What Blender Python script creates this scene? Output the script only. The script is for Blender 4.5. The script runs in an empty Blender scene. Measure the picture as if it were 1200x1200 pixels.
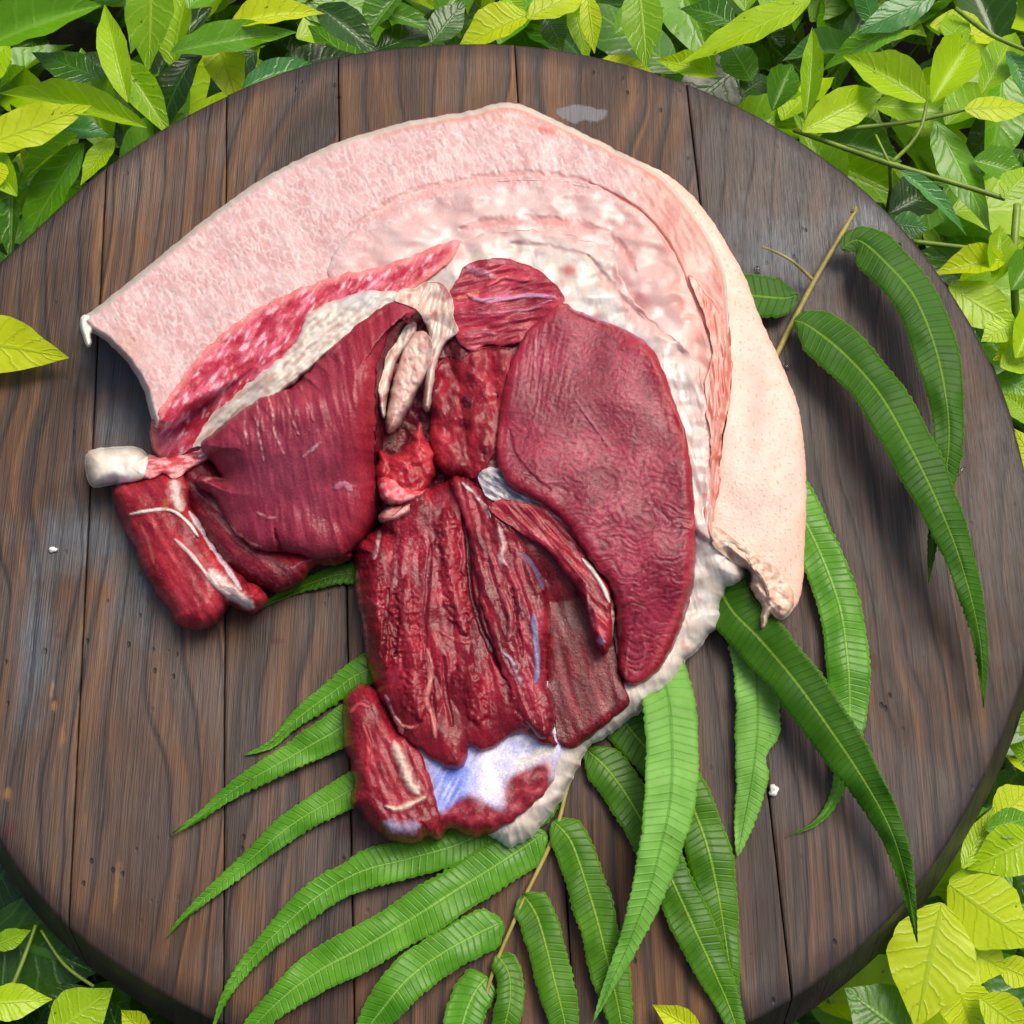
import bpy, bmesh, math, random
import numpy as np
from mathutils import Vector, Matrix
random.seed(7)
RNG = np.random.default_rng(7)
scene = bpy.context.scene
COL = scene.collection

# ------------------------------------------------------------------ camera
PITCH = 0.32
FPX = 1500.0                     # focal length for a 1200 pixel wide frame
R0 = 0.25                        # board radius, metres
CAM_H = 2.2 * R0
cam = bpy.data.cameras.new('camera')
cam.sensor_width = 36.0
cam.lens = 36.0 * FPX / 1200.0
cam.clip_start = 0.01
cam.clip_end = 60.0
cam.dof.use_dof = False
cam.dof.focus_distance = 0.58
cam.dof.aperture_fstop = 9.0
cam_o = bpy.data.objects.new('camera', cam)
cam_o.location = (0, 0, CAM_H)
cam_o.rotation_euler = (PITCH, 0, 0)
COL.objects.link(cam_o)
scene.camera = cam_o

# ------------------------------------------------------------------ light
SUN_EL, SUN_AZ = math.radians(58), math.radians(40)      # azimuth clockwise from +y
world = bpy.data.worlds.new('World')
scene.world = world
world.use_nodes = True
wn = world.node_tree
wn.nodes.clear()
w_out = wn.nodes.new('ShaderNodeOutputWorld')
w_bg = wn.nodes.new('ShaderNodeBackground')
w_sky = wn.nodes.new('ShaderNodeTexSky')
w_sky.sky_type = 'NISHITA'
w_sky.sun_disc = False
w_sky.sun_elevation = SUN_EL
w_sky.sun_rotation = SUN_AZ
w_sky.air_density = 1.0
w_sky.dust_density = 6.0
w_sky.ozone_density = 0.6
w_bg.inputs['Strength'].default_value = 0.085
wn.links.new(w_sky.outputs[0], w_bg.inputs['Color'])
wn.links.new(w_bg.outputs[0], w_out.inputs['Surface'])
sun = bpy.data.lights.new('sun', 'SUN')
sun.energy = 1.5
sun.angle = math.radians(30)
sun.color = (1.0, 0.93, 0.82)
sun_o = bpy.data.objects.new('sun', sun)
sd = Vector((math.sin(SUN_AZ) * math.cos(SUN_EL), math.cos(SUN_AZ) * math.cos(SUN_EL), math.sin(SUN_EL)))
sun_o.rotation_euler = (-sd).to_track_quat('-Z', 'Y').to_euler()
sun_o.location = sd * 3
COL.objects.link(sun_o)
scene.view_settings.view_transform = 'Standard'
scene.view_settings.look = 'None'
scene.view_settings.gamma = 1.0
scene.view_settings.exposure = 0.62
scene.view_settings.use_curve_mapping = False

# ------------------------------------------------------------------ helpers
def P(u, v, z):
    """point of the scene at height z seen at photo coordinate (u, v); arrays allowed"""
    u = np.asarray(u, float); v = np.asarray(v, float); z = np.asarray(z, float)
    x = (u - 600) / FPX
    y = -(v - 600) / FPX
    c, s = math.cos(PITCH), math.sin(PITCH)
    dx, dy, dz = x, y * c + s, y * s - c
    t = (z - CAM_H) / dz
    return np.stack(np.broadcast_arrays(dx * t, dy * t, CAM_H + dz * t), -1)

def PV(u, v, z):
    return Vector([float(a) for a in P(u, v, z)])

def lin(c):
    c = np.asarray(c, float) / 255.0
    return np.where(c <= 0.04045, c / 12.92, ((c + 0.055) / 1.055) ** 2.4)

_perm = np.random.default_rng(11).permutation(512)
_perm = np.concatenate([_perm, _perm, _perm])
_ang = np.random.default_rng(5).random(512) * 2 * math.pi
_gx, _gy = np.cos(_ang), np.sin(_ang)
def noise(x, y, seed=0):
    x = np.asarray(x, float) + seed * 17.31; y = np.asarray(y, float) + seed * 9.77
    xi = np.floor(x).astype(int); yi = np.floor(y).astype(int)
    fx = x - xi; fy = y - yi
    def g(ix, iy, dx, dy):
        h = _perm[(_perm[ix & 511] + (iy & 511))] & 511
        return _gx[h] * dx + _gy[h] * dy
    sx = fx * fx * fx * (fx * (fx * 6 - 15) + 10); sy = fy * fy * fy * (fy * (fy * 6 - 15) + 10)
    a = g(xi, yi, fx, fy); b = g(xi + 1, yi, fx - 1, fy)
    c = g(xi, yi + 1, fx, fy - 1); d = g(xi + 1, yi + 1, fx - 1, fy - 1)
    return ((a + (b - a) * sx) + ((c + (d - c) * sx) - (a + (b - a) * sx)) * sy) * 1.5
def fbm(x, y, o=4, seed=0):
    r = 0; a = 1.0; t = 0
    for i in range(o):
        cr, sr = math.cos(.6 + i * 1.1), math.sin(.6 + i * 1.1)
        r = r + a * noise((x * cr - y * sr) * 2 ** i, (x * sr + y * cr) * 2 ** i, seed + i); t += a; a *= 0.5
    return r / t
def ridged(x, y, seed=0):
    return 1 - np.abs(noise(x, y, seed)) * 2.2
def rot(u, v, deg, cx=0, cy=0):
    """coordinates along / across a grain running at deg (0 = to the right, 90 = down the photo)"""
    a = math.radians(deg); c, s = math.cos(a), math.sin(a)
    return (u - cx) * c + (v - cy) * s, -(u - cx) * s + (v - cy) * c
def sstep(a, b, x):
    t = np.clip((x - a) / (b - a), 0, 1)
    return t * t * (3 - 2 * t)
def mix(a, b, t):
    t = np.asarray(t)[..., None] if np.ndim(t) else t
    return np.asarray(a) * (1 - t) + np.asarray(b) * t

def spline(pts, closed, step=4.0):
    p = np.array(pts, float); n = len(p); out = []
    rng = range(n) if closed else range(n - 1)
    for i in rng:
        if closed: a, b, c, d = p[(i - 1) % n], p[i], p[(i + 1) % n], p[(i + 2) % n]
        else: a, b, c, d = p[max(i - 1, 0)], p[i], p[i + 1], p[min(i + 2, n - 1)]
        k = max(2, int(np.linalg.norm(c[:2] - b[:2]) / step))
        for j in range(k):
            t = j / k
            out.append(0.5 * ((2 * b) + (-a + c) * t + (2 * a - 5 * b + 4 * c - d) * t * t + (-a + 3 * b - 3 * c + d) * t ** 3))
    if not closed: out.append(p[-1])
    return np.array(out)

def dist_poly(U, V, poly, closed):
    """distance, nearest point, nearest parameter to a polyline"""
    A = poly[:, :2]; B = np.roll(A, -1, 0)
    if not closed: A = A[:-1]; B = B[:-1]
    n = len(U); best = np.full(n, 1e18); nu = np.zeros(n); nv = np.zeros(n); ns = np.zeros(n, int); nt = np.zeros(n)
    for i in range(len(A)):
        ax, ay = A[i]; dx, dy = B[i] - A[i]; L = dx * dx + dy * dy + 1e-12
        t = np.clip(((U - ax) * dx + (V - ay) * dy) / L, 0, 1)
        qx = ax + t * dx; qy = ay + t * dy
        d = (U - qx) ** 2 + (V - qy) ** 2
        m = d < best
        best[m] = d[m]; nu[m] = qx[m]; nv[m] = qy[m]; ns[m] = i; nt[m] = t[m]
    return np.sqrt(best), nu, nv, ns, nt

def inside(U, V, poly):
    r = np.zeros(len(U), bool); n = len(poly)
    for i in range(n):
        x1, y1 = poly[i, :2]; x2, y2 = poly[(i + 1) % n, :2]
        if y1 == y2: continue
        m = ((y1 > V) != (y2 > V)) & (U < (x2 - x1) * (V - y1) / (y2 - y1) + x1)
        r ^= m
    return r

def tag(o, label=None, cat=None, group=None, kind=None):
    if label: o['label'] = label
    if cat: o['category'] = cat
    if group: o['group'] = group
    if kind: o['kind'] = kind
    return o

def empty(name, loc):
    o = bpy.data.objects.new(name, None); o.location = loc
    o.empty_display_size = 0.02
    COL.objects.link(o)
    return o

def mesh_obj(name, verts, faces, mat, parent=None, smooth=True, col=None, uv=None):
    me = bpy.data.meshes.new(name)
    verts = np.asarray(verts, float)
    if parent is not None:
        verts = verts - np.array(parent.location)
    if isinstance(faces, np.ndarray) or len({len(f) for f in faces}) == 1:
        faces_q = np.asarray(faces)
        nf, k = faces_q.shape
        me.vertices.add(len(verts)); me.vertices.foreach_set('co', verts.astype(np.float32).ravel())
        me.loops.add(nf * k); me.loops.foreach_set('vertex_index', faces_q.astype(np.int32).ravel())
        me.polygons.add(nf); me.polygons.foreach_set('loop_start', np.arange(0, nf * k, k, dtype=np.int32))
        me.update(calc_edges=True)
    else:
        me.from_pydata([tuple(v) for v in verts], [], [tuple(f) for f in faces]); me.update()
    me.validate()
    if smooth: me.polygons.foreach_set('use_smooth', np.ones(len(me.polygons), bool))
    if col is not None:
        at = me.color_attributes.new('Col', 'FLOAT_COLOR', 'POINT')
        at.data.foreach_set('color', np.asarray(col, np.float32).ravel())
    if uv is not None:
        lay = me.uv_layers.new(name='UVMap')
        li = np.zeros(len(me.loops), np.int32); me.loops.foreach_get('vertex_index', li)
        lay.data.foreach_set('uv', np.asarray(uv, np.float32)[li].ravel())
    me.materials.append(mat)
    o = bpy.data.objects.new(name, me); COL.objects.link(o)
    if parent is not None: o.parent = parent
    return o

# ------------------------------------------------------------------ node helper
class NT:
    def __init__(self, name):
        self.m = bpy.data.materials.new(name); self.m.use_nodes = True
        self.t = self.m.node_tree; self.t.nodes.clear()
        self.out = self.t.nodes.new('ShaderNodeOutputMaterial')
    def n(self, typ, ins=None, **kw):
        nd = self.t.nodes.new(typ)
        for k, v in kw.items(): setattr(nd, k, v)
        for k, v in (ins or {}).items(): self.s(nd, k, v)
        return nd
    def s(self, nd, k, v):
        inp = nd.inputs[k]
        if isinstance(v, bpy.types.NodeSocket): self.t.links.new(v, inp)
        elif isinstance(v, bpy.types.Node): self.t.links.new(v.outputs[0], inp)
        else: inp.default_value = v
    def math(self, op, a, b=0.0, c=0.0, clamp=False):
        nd = self.n('ShaderNodeMath', operation=op, use_clamp=clamp)
        self.s(nd, 0, a); self.s(nd, 1, b)
        if op in ('MULTIPLY_ADD', 'WRAP', 'COMPARE', 'SMOOTH_MIN'): self.s(nd, 2, c)
        return nd.outputs[0]
    def ramp(self, fac, stops, interp='LINEAR'):
        nd = self.n('ShaderNodeValToRGB'); nd.color_ramp.interpolation = interp
        e = nd.color_ramp.elements
        while len(e) < len(stops): e.new(0.5)
        for k, (p, c) in zip(e, stops):
            k.position = p
            k.color = (c, c, c, 1) if not hasattr(c, '__len__') else (*[float(x) for x in c[:3]], 1)
        self.s(nd, 0, fac)
        return nd.outputs[0]
    def mixc(self, fac, a, b, blend='MIX'):
        nd = self.n('ShaderNodeMix', data_type='RGBA', blend_type=blend)
        self.s(nd, 0, fac)
        for k, v in ((6, a), (7, b)):
            if not isinstance(v, bpy.types.NodeSocket): v = (*[float(x) for x in v[:3]], 1)
            self.s(nd, k, v)
        return nd.outputs[2]
    def noise(self, vec, scale, detail=4, rough=0.55, dist=0.0):
        return self.n('ShaderNodeTexNoise', {'Vector': vec, 'Scale': scale, 'Detail': detail, 'Roughness': rough, 'Distortion': dist}).outputs[0]
    def mapping(self, vec, scale=(1, 1, 1), rotz=0.0, loc=(0, 0, 0)):
        return self.n('ShaderNodeMapping', {'Vector': vec, 'Scale': scale, 'Rotation': (0, 0, rotz), 'Location': loc}).outputs[0]
    def bump(self, h, strength, dist, normal=None):
        d = {'Height': h, 'Strength': strength, 'Distance': dist}
        if normal is not None: d['Normal'] = normal
        return self.n('ShaderNodeBump', d).outputs[0]
    def principled(self, **kw):
        p = self.n('ShaderNodeBsdfPrincipled')
        for k, v in kw.items(): self.s(p, k, v)
        self.t.links.new(p.outputs[0], self.out.inputs[0])
        return p

# ------------------------------------------------------------------ materials
def meat_material(name, sss, rough0, bump_mm, scale, spec=0.5, coat=0.0, radius=(0.004, 0.0012, 0.0008), fine=.9):
    t = NT(name)
    col = t.n('ShaderNodeAttribute', attribute_name='Col')
    pos = t.n('ShaderNodeNewGeometry').outputs['Position']
    n1 = t.noise(pos, scale, 5, 0.6, 0.4)
    n2 = t.noise(pos, scale * 2.6, 3, 0.6)
    n3 = t.noise(pos, 90, 3, 0.5)
    h = t.math('ADD', n1, t.math('MULTIPLY', n2, 0.35))
    nrm = t.bump(h, 1.0, bump_mm / 1000)
    rr = t.math('ADD', t.math('MULTIPLY', t.math('SUBTRACT', n3, 0.5), 0.5), t.math('ADD', col.outputs['Alpha'], rough0), clamp=True)
    rr = t.math('MAXIMUM', rr, 0.12)
    n4 = t.noise(pos, scale * 1.7, 4, 0.7)
    fcol = t.mixc(1.0, col.outputs['Color'], t.ramp(n4, [(0.3, fine), (0.72, 1.0 + (1 - fine) * .3)]), 'MULTIPLY')
    kw = {'Base Color': fcol, 'Roughness': rr, 'Normal': nrm,
          'Subsurface Weight': sss, 'Subsurface Radius': (1, .3, .2), 'Subsurface Scale': radius[0],
          'Specular IOR Level': spec, 'Coat Weight': coat, 'Coat Roughness': 0.1, 'Coat Normal': nrm}
    t.principled(**kw)
    return t.m
M_MUSCLE = meat_material('wet_muscle', 0.08, 0.08, 0.26, 620, 0.24, 0.15, fine=.6)
M_FAT = meat_material('soft_fat', 0.35, 0.12, 0.1, 420, 0.4, 0.2)
M_RIND = meat_material('pork_rind', 0.25, 0.06, 0.22, 800, 0.4)
M_BONE = meat_material('bone_cartilage', 0.3, -0.05, 0.12, 300, 0.5, 0.2)

def wood_material():
    t = NT('charred_pine')
    geo = t.n('ShaderNodeNewGeometry').outputs['Position']
    oi = t.n('ShaderNodeObjectInfo').outputs['Random']
    tint = t.n('ShaderNodeAttribute', attribute_name='Col')
    sep = t.n('ShaderNodeSeparateColor', {0: tint.outputs['Color']})
    prand, greyness, edge = sep.outputs[0], sep.outputs[1], sep.outputs[2]
    off = t.n('ShaderNodeCombineXYZ', {0: t.math('MULTIPLY', prand, 3.7), 1: t.math('MULTIPLY', prand, 5.1), 2: t.math('MULTIPLY', prand, 9.0)}).outputs[0]
    pos = t.n('ShaderNodeVectorMath', operation='ADD'); t.s(pos, 0, geo); t.s(pos, 1, off); pos = pos.outputs[0]
    # growth rings: bands that run along the plank and drift sideways
    dr = t.noise(t.mapping(pos, (7, 2.2, 1)), 1.0, 2, 0.5)
    sx = t.n('ShaderNodeSeparateXYZ', {0: pos})
    dr2 = t.noise(t.mapping(pos, (22, 9, 1)), 1.0, 2, 0.5)
    xx = t.math('ADD', t.math('MULTIPLY', sx.outputs[0], 62.0), t.math('ADD', t.math('MULTIPLY', dr, 7.0), t.math('MULTIPLY', dr2, 1.6)))
    band = t.n('ShaderNodeTexNoise', noise_dimensions='1D')
    t.s(band, 'W', xx); t.s(band, 'Scale', 1.0); t.s(band, 'Detail', 2.0); t.s(band, 'Roughness', 0.6)
    band = band.outputs[0]
    saw = t.math('FRACT', t.math('MULTIPLY', xx, 1.15))
    ring = t.ramp(saw, [(0.0, 0.55), (0.06, 0.95), (0.55, 1.0), (0.82, 0.62), (0.93, 0.12), (1.0, 0.5)])
    saw2 = t.math('FRACT', t.math('MULTIPLY', xx, 3.7))
    ring2 = t.ramp(saw2, [(0.0, 0.7), (0.15, 1.0), (0.7, 0.9), (0.92, 0.45), (1.0, 0.7)])
    fine = t.noise(t.mapping(pos, (1500, 26, 200)), 1.0, 3, 0.65)
    mid = t.noise(t.mapping(pos, (260, 9, 60)), 1.0, 4, 0.6)
    pits = t.noise(t.mapping(pos, (420, 110, 200)), 1.0, 2, 0.5)
    base = t.ramp(band, [(0.30, lin((46, 28, 16))), (0.44, lin((88, 57, 31))), (0.56, lin((128, 86, 46))), (0.70, lin((102, 67, 38)))])
    m1 = t.mixc(t.ramp(ring, [(0.1, 0.92), (0.95, 0.0)]), base, lin((28, 22, 22)))
    m2 = t.mixc(t.ramp(ring2, [(0.3, 0.45), (1.0, 0.0)]), m1, lin((38, 28, 24)))
    m3 = t.mixc(t.ramp(mid, [(0.32, 0.65), (0.55, 0.0)]), m2, lin((34, 26, 24)))
    m4 = t.mixc(t.ramp(fine, [(0.35, 0.42), (0.6, 0.0)]), m3, lin((30, 24, 22)))
    m4 = t.mixc(t.ramp(fine, [(0.58, 0.0), (0.85, 0.3)]), m4, lin((140, 112, 86)))
    m4 = t.mixc(t.math('MULTIPLY', t.ramp(t.math('FRACT', t.math('MULTIPLY', prand, 7.3)), [(.2, 0.0), (1.0, .5)]), 1.0), m4, t.mixc(.5, m4, lin((128, 84, 44)), 'MIX'))
    big = t.noise(t.mapping(geo, (11, 4, 1)), 1.0, 3, .6)
    m4 = t.mixc(t.ramp(big, [(.38, .6), (.55, 0.0)]), m4, t.mixc(.6, m4, lin((26, 20, 20))))
    # grey patches: bluish sky sheen painted into the wood colour
    pn = t.noise(geo, 9, 4, 0.6, 0.6)
    gmask = t.math('MULTIPLY', t.ramp(t.math('ADD', pn, t.math('MULTIPLY', t.math('SUBTRACT', greyness, 0.5), 0.5)), [(0.46, 0.0), (0.64, 1.0)]), 0.62)
    gfine = t.mixc(t.ramp(fine, [(0.35, 0.0), (0.7, 1.0)]), lin((52, 47, 46)), lin((102, 95, 92)))
    gfine = t.mixc(t.ramp(mid, [(0.30, 0.6), (0.55, 0.0)]), gfine, lin((46, 42, 44)))
    m5 = t.mixc(gmask, m4, gfine)
    m5 = t.mixc(t.ramp(ring, [(0.1, 0.6), (0.8, 0.0)]), m5, lin((34, 28, 30)))
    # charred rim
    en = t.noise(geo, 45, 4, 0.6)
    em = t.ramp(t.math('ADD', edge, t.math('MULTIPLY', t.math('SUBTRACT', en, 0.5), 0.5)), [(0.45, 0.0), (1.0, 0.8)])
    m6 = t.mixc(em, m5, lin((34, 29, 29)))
    # ochre chips
    chip = t.noise(t.mapping(geo, (210, 90, 100)), 1.0, 3, 0.6)
    sg = t.n('ShaderNodeSeparateXYZ', {0: geo})
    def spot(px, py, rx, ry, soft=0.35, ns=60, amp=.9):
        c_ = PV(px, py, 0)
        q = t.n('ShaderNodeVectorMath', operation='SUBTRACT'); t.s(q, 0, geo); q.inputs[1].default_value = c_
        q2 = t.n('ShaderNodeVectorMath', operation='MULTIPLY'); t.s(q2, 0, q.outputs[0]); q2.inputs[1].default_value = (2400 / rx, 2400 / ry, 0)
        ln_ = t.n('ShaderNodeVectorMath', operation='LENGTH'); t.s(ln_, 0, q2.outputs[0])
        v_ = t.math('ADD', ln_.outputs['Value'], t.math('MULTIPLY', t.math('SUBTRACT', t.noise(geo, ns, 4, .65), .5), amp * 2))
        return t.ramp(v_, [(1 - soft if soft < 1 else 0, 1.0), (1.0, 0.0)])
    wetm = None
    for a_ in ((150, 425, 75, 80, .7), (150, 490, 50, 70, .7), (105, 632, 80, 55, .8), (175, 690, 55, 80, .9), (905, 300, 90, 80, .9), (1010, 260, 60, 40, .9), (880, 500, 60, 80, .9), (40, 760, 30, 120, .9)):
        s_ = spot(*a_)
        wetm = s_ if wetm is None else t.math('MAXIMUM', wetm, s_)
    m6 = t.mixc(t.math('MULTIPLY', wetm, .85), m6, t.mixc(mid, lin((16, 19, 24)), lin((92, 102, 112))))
    paled = spot(682, 133, 30, 14, .2, 90, .8)
    m6 = t.mixc(t.math('MULTIPLY', paled, .75), m6, t.mixc(fine, lin((96, 98, 104)), lin((132, 134, 140))))
    och = None
    for a_ in ((60, 808, 3, 12, .5, 260), (64, 828, 4, 7, .5, 260), (72, 862, 5, 14, .5, 260), (8, 930, 7, 7, .7, 200), (92, 900, 3, 6, .6, 240), (136, 1040, 5, 26, .9, 200), (98, 960, 3, 9, .6, 240)):
        s_ = spot(*a_)
        och = s_ if och is None else t.math('MAXIMUM', och, s_)
    m6 = t.mixc(t.math('MULTIPLY', t.math('MULTIPLY', och, .75), t.ramp(mid, [(.4, .2), (.6, 1.0)])), m6, lin((150, 108, 52)))
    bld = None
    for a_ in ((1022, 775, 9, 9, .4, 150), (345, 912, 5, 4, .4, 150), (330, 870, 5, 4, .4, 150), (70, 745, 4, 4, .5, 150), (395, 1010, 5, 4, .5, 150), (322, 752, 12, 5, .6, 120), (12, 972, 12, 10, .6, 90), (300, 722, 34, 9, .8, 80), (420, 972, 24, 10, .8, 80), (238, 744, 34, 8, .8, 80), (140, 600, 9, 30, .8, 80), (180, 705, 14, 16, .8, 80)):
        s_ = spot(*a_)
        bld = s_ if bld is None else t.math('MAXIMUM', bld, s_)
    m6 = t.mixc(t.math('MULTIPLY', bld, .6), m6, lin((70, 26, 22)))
    # pits and dots
    dots = t.n('ShaderNodeTexVoronoi', {'Vector': t.mapping(geo, (1.0, 0.6, 1.0)), 'Scale': 130.0}).outputs['Distance']
    dm = t.math('MULTIPLY', t.ramp(dots, [(0.06, 1.0), (0.12, 0.0)]), t.ramp(t.noise(geo, 14, 2), [(0.5, 0.0), (0.6, 0.9)]))
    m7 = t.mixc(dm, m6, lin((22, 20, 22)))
    h = t.math('ADD', t.math('MULTIPLY', ring, 0.5), t.math('ADD', t.math('MULTIPLY', fine, 0.7), t.math('MULTIPLY', mid, 0.9)))
    h = t.math('SUBTRACT', h, t.math('MULTIPLY', dm, 0.8))
    nrm = t.bump(h, 0.9, 0.0007)
    rough = t.math('ADD', t.ramp(pn, [(0.35, 0.55), (0.7, 0.36)]), t.math('MULTIPLY', fine, 0.15))
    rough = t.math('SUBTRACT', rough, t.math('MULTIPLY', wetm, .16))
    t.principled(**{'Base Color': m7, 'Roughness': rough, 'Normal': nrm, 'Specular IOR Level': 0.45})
    return t.m
M_WOOD = wood_material()

def leaf_material(name, c_dark, c_light, c_vein, rough=0.38, trans=0.35, vein=0.6, patt=7.0, bump=0.00022):
    """broad leaf; UV.x 0..1 along, UV.y -1..1 across"""
    t = NT(name)
    uv = t.n('ShaderNodeUVMap').outputs[0]
    geo = t.n('ShaderNodeNewGeometry').outputs['Position']
    rnd = t.n('ShaderNodeObjectInfo').outputs['Random']
    s = t.n('ShaderNodeSeparateXYZ', {0: uv})
    au = s.outputs[0]; av = t.math('ABSOLUTE', s.outputs[1])
    ph = t.math('SUBTRACT', t.math('MULTIPLY', au, patt), t.math('MULTIPLY', t.math('POWER', av, 0.8), 1.3))
    wob = t.noise(t.mapping(uv, (6, 3, 1)), 1.0, 2)
    ph = t.math('ADD', ph, t.math('MULTIPLY', wob, 0.5))
    fr = t.math('ABSOLUTE', t.math('SUBTRACT', t.math('FRACT', ph), 0.5))
    side = t.ramp(fr, [(0.0, 1.0), (0.055, 0.55), (0.12, 0.0)])
    midr = t.ramp(av, [(0.0, 1.0), (0.045, 0.8), (0.085, 0.0)])
    veins = t.math('MAXIMUM', t.math('MULTIPLY', side, 0.7), midr)
    net = t.n('ShaderNodeTexVoronoi', {'Vector': geo, 'Scale': 420.0}, feature='DISTANCE_TO_EDGE').outputs['Distance']
    netm = t.ramp(net, [(0.0, 1.0), (0.1, 0.0)])
    nn = t.noise(geo, 38, 4, 0.6)
    f = t.math('ADD', t.math('MULTIPLY', t.math('SUBTRACT', nn, 0.5), 1.0), t.math('ADD', t.math('MULTIPLY', rnd, 1.1), -0.05), clamp=True)
    base = t.mixc(f, c_dark, c_light)
    base = t.mixc(t.math('MULTIPLY', netm, 0.12), base, c_vein)
    base = t.mixc(t.math('MULTIPLY', veins, vein), base, c_vein)
    spots = t.ramp(t.noise(geo, 210, 2), [(0.72, 0.0), (0.76, 0.8)])
    base = t.mixc(spots, base, lin((70, 50, 20)))
    h = t.math('ADD', t.math('MULTIPLY', veins, -1.0), t.math('MULTIPLY', t.math('ABSOLUTE', t.math('SUBTRACT', fr, 0.25)), -1.2))
    h = t.math('ADD', h, t.math('MULTIPLY', nn, 0.6))
    nrm = t.bump(h, 1.0, bump)
    p = t.n('ShaderNodeBsdfPrincipled', {'Base Color': base, 'Roughness': rough, 'Normal': nrm, 'Specular IOR Level': 0.5})
    tr = t.n('ShaderNodeBsdfTranslucent', {'Color': t.mixc(0.5, base, (0.55, 0.8, 0.02), 'MIX'), 'Normal': nrm})
    mx = t.n('ShaderNodeMixShader', {0: trans, 1: p.outputs[0], 2: tr.outputs[0]})
    t.t.links.new(mx.outputs[0], t.out.inputs[0])
    return t.m
M_LEAF = {
    'yellow': leaf_material('young_leaf', lin((190, 214, 0)), lin((226, 240, 30)), lin((140, 180, 0)), 0.42, 0.4, 0.4),
    'bright': leaf_material('bright_leaf', lin((118, 170, 0)), lin((182, 218, 14)), lin((196, 224, 70)), 0.36, 0.36, 0.4),
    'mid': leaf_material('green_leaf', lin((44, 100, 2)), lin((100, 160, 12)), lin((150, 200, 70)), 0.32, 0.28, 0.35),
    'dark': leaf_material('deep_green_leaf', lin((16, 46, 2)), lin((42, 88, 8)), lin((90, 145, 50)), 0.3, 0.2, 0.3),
    'blue': leaf_material('glossy_leaf', lin((40, 110, 45)), lin((96, 160, 80)), lin((110, 170, 90)), 0.3, 0.2, 0.3),
}
def fern_material(name, c_dark, c_light, c_rib, rough, spec=0.5, gro=.22):
    t = NT(name)
    uv = t.n('ShaderNodeUVMap').outputs[0]          # x = distance along in rib periods, y -1..1
    geo = t.n('ShaderNodeNewGeometry').outputs['Position']
    s = t.n('ShaderNodeSeparateXYZ', {0: uv})
    av = t.math('ABSOLUTE', s.outputs[1])
    ph = t.math('SUBTRACT', s.outputs[0], t.math('MULTIPLY', av, 0.9))
    fr = t.math('ABSOLUTE', t.math('SUBTRACT', t.math('FRACT', ph), 0.5))
    groove = t.ramp(fr, [(0.0, 0.8), (0.06, 0.45), (0.16, 0.0)])
    midr = t.ramp(av, [(0.0, 1.0), (0.03, 0.8), (0.075, 0.0)])
    nn = t.noise(geo, 60, 4, 0.6)
    f2 = t.noise(geo, 900, 2, 0.5)
    base = t.mixc(t.ramp(nn, [(0.3, 0.0), (0.7, 1.0)]), c_dark, c_light)
    base = t.mixc(t.math('MULTIPLY', groove, gro), base, np.asarray(c_dark) * 0.7)
    base = t.mixc(t.math('MULTIPLY', midr, 0.75), base, c_rib)
    brown = t.ramp(t.noise(geo, 170, 3, .6), [(0.68, 0.0), (0.74, 0.7)])
    base = t.mixc(brown, base, lin((96, 84, 30)))
    edge = t.ramp(av, [(0.93, 0.0), (1.0, 0.4)])
    base = t.mixc(edge, base, c_rib)
    h = t.math('ADD', t.math('MULTIPLY', groove, -1.0), t.math('ADD', t.math('MULTIPLY', midr, 1.0), t.math('MULTIPLY', f2, 0.25)))
    nrm = t.bump(h, 0.7, 0.0003)
    rr = t.math('ADD', t.math('MULTIPLY', t.math('SUBTRACT', nn, 0.5), 0.35), rough)
    p = t.n('ShaderNodeBsdfPrincipled', {'Base Color': base, 'Roughness': rr, 'Normal': nrm, 'Specular IOR Level': spec * .7})
    tr = t.n('ShaderNodeBsdfTranslucent', {'Color': base, 'Normal': nrm})
    mx = t.n('ShaderNodeMixShader', {0: 0.25, 1: p.outputs[0], 2: tr.outputs[0]})
    t.t.links.new(mx.outputs[0], t.out.inputs[0])
    return t.m
M_FERN = {
    'flat': fern_material('fern_smooth_side', lin((44, 92, 4)), lin((62, 114, 8)), lin((128, 170, 50)), 0.5, 0.35, .1),
    'deep': fern_material('fern_upper_side', lin((56, 108, 4)), lin((82, 138, 10)), lin((150, 190, 60)), 0.42),
    'mid': fern_material('fern_mid_green', lin((66, 132, 14)), lin((104, 168, 40)), lin((150, 200, 90)), 0.36),
    'pale': fern_material('fern_pale_side', lin((98, 160, 48)), lin((132, 192, 84)), lin((84, 145, 40)), 0.5),
}
def simple(name, c, rough=0.5, nz=0.3, scale=200, bump=0.0003, **kw):
    t = NT(name)
    geo = t.n('ShaderNodeNewGeometry').outputs['Position']
    n = t.noise(geo, scale, 4, 0.6)
    c = np.asarray(c)
    b = t.mixc(t.ramp(n, [(0.3, 0.0), (0.7, 1.0)]), c * (1 - nz), np.minimum(c * (1 + nz), 1))
    t.principled(**{'Base Color': b, 'Roughness': rough, 'Normal': t.bump(n, 0.7, bump), **kw})
    return t.m
M_STEM = simple('green_stem', lin((112, 140, 40)), 0.45, 0.35, 90)
M_RACHIS = simple('dry_rachis', lin((150, 140, 70)), 0.5, 0.35, 120)
M_SOIL = simple('dark_soil', lin((10, 11, 5)), 0.95, 0.6, 60, 0.004, **{'Specular IOR Level': 0.05})
M_SALT = simple('salt', (0.78, 0.75, 0.72), 0.35, 0.1, 300, 0.0003)

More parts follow.
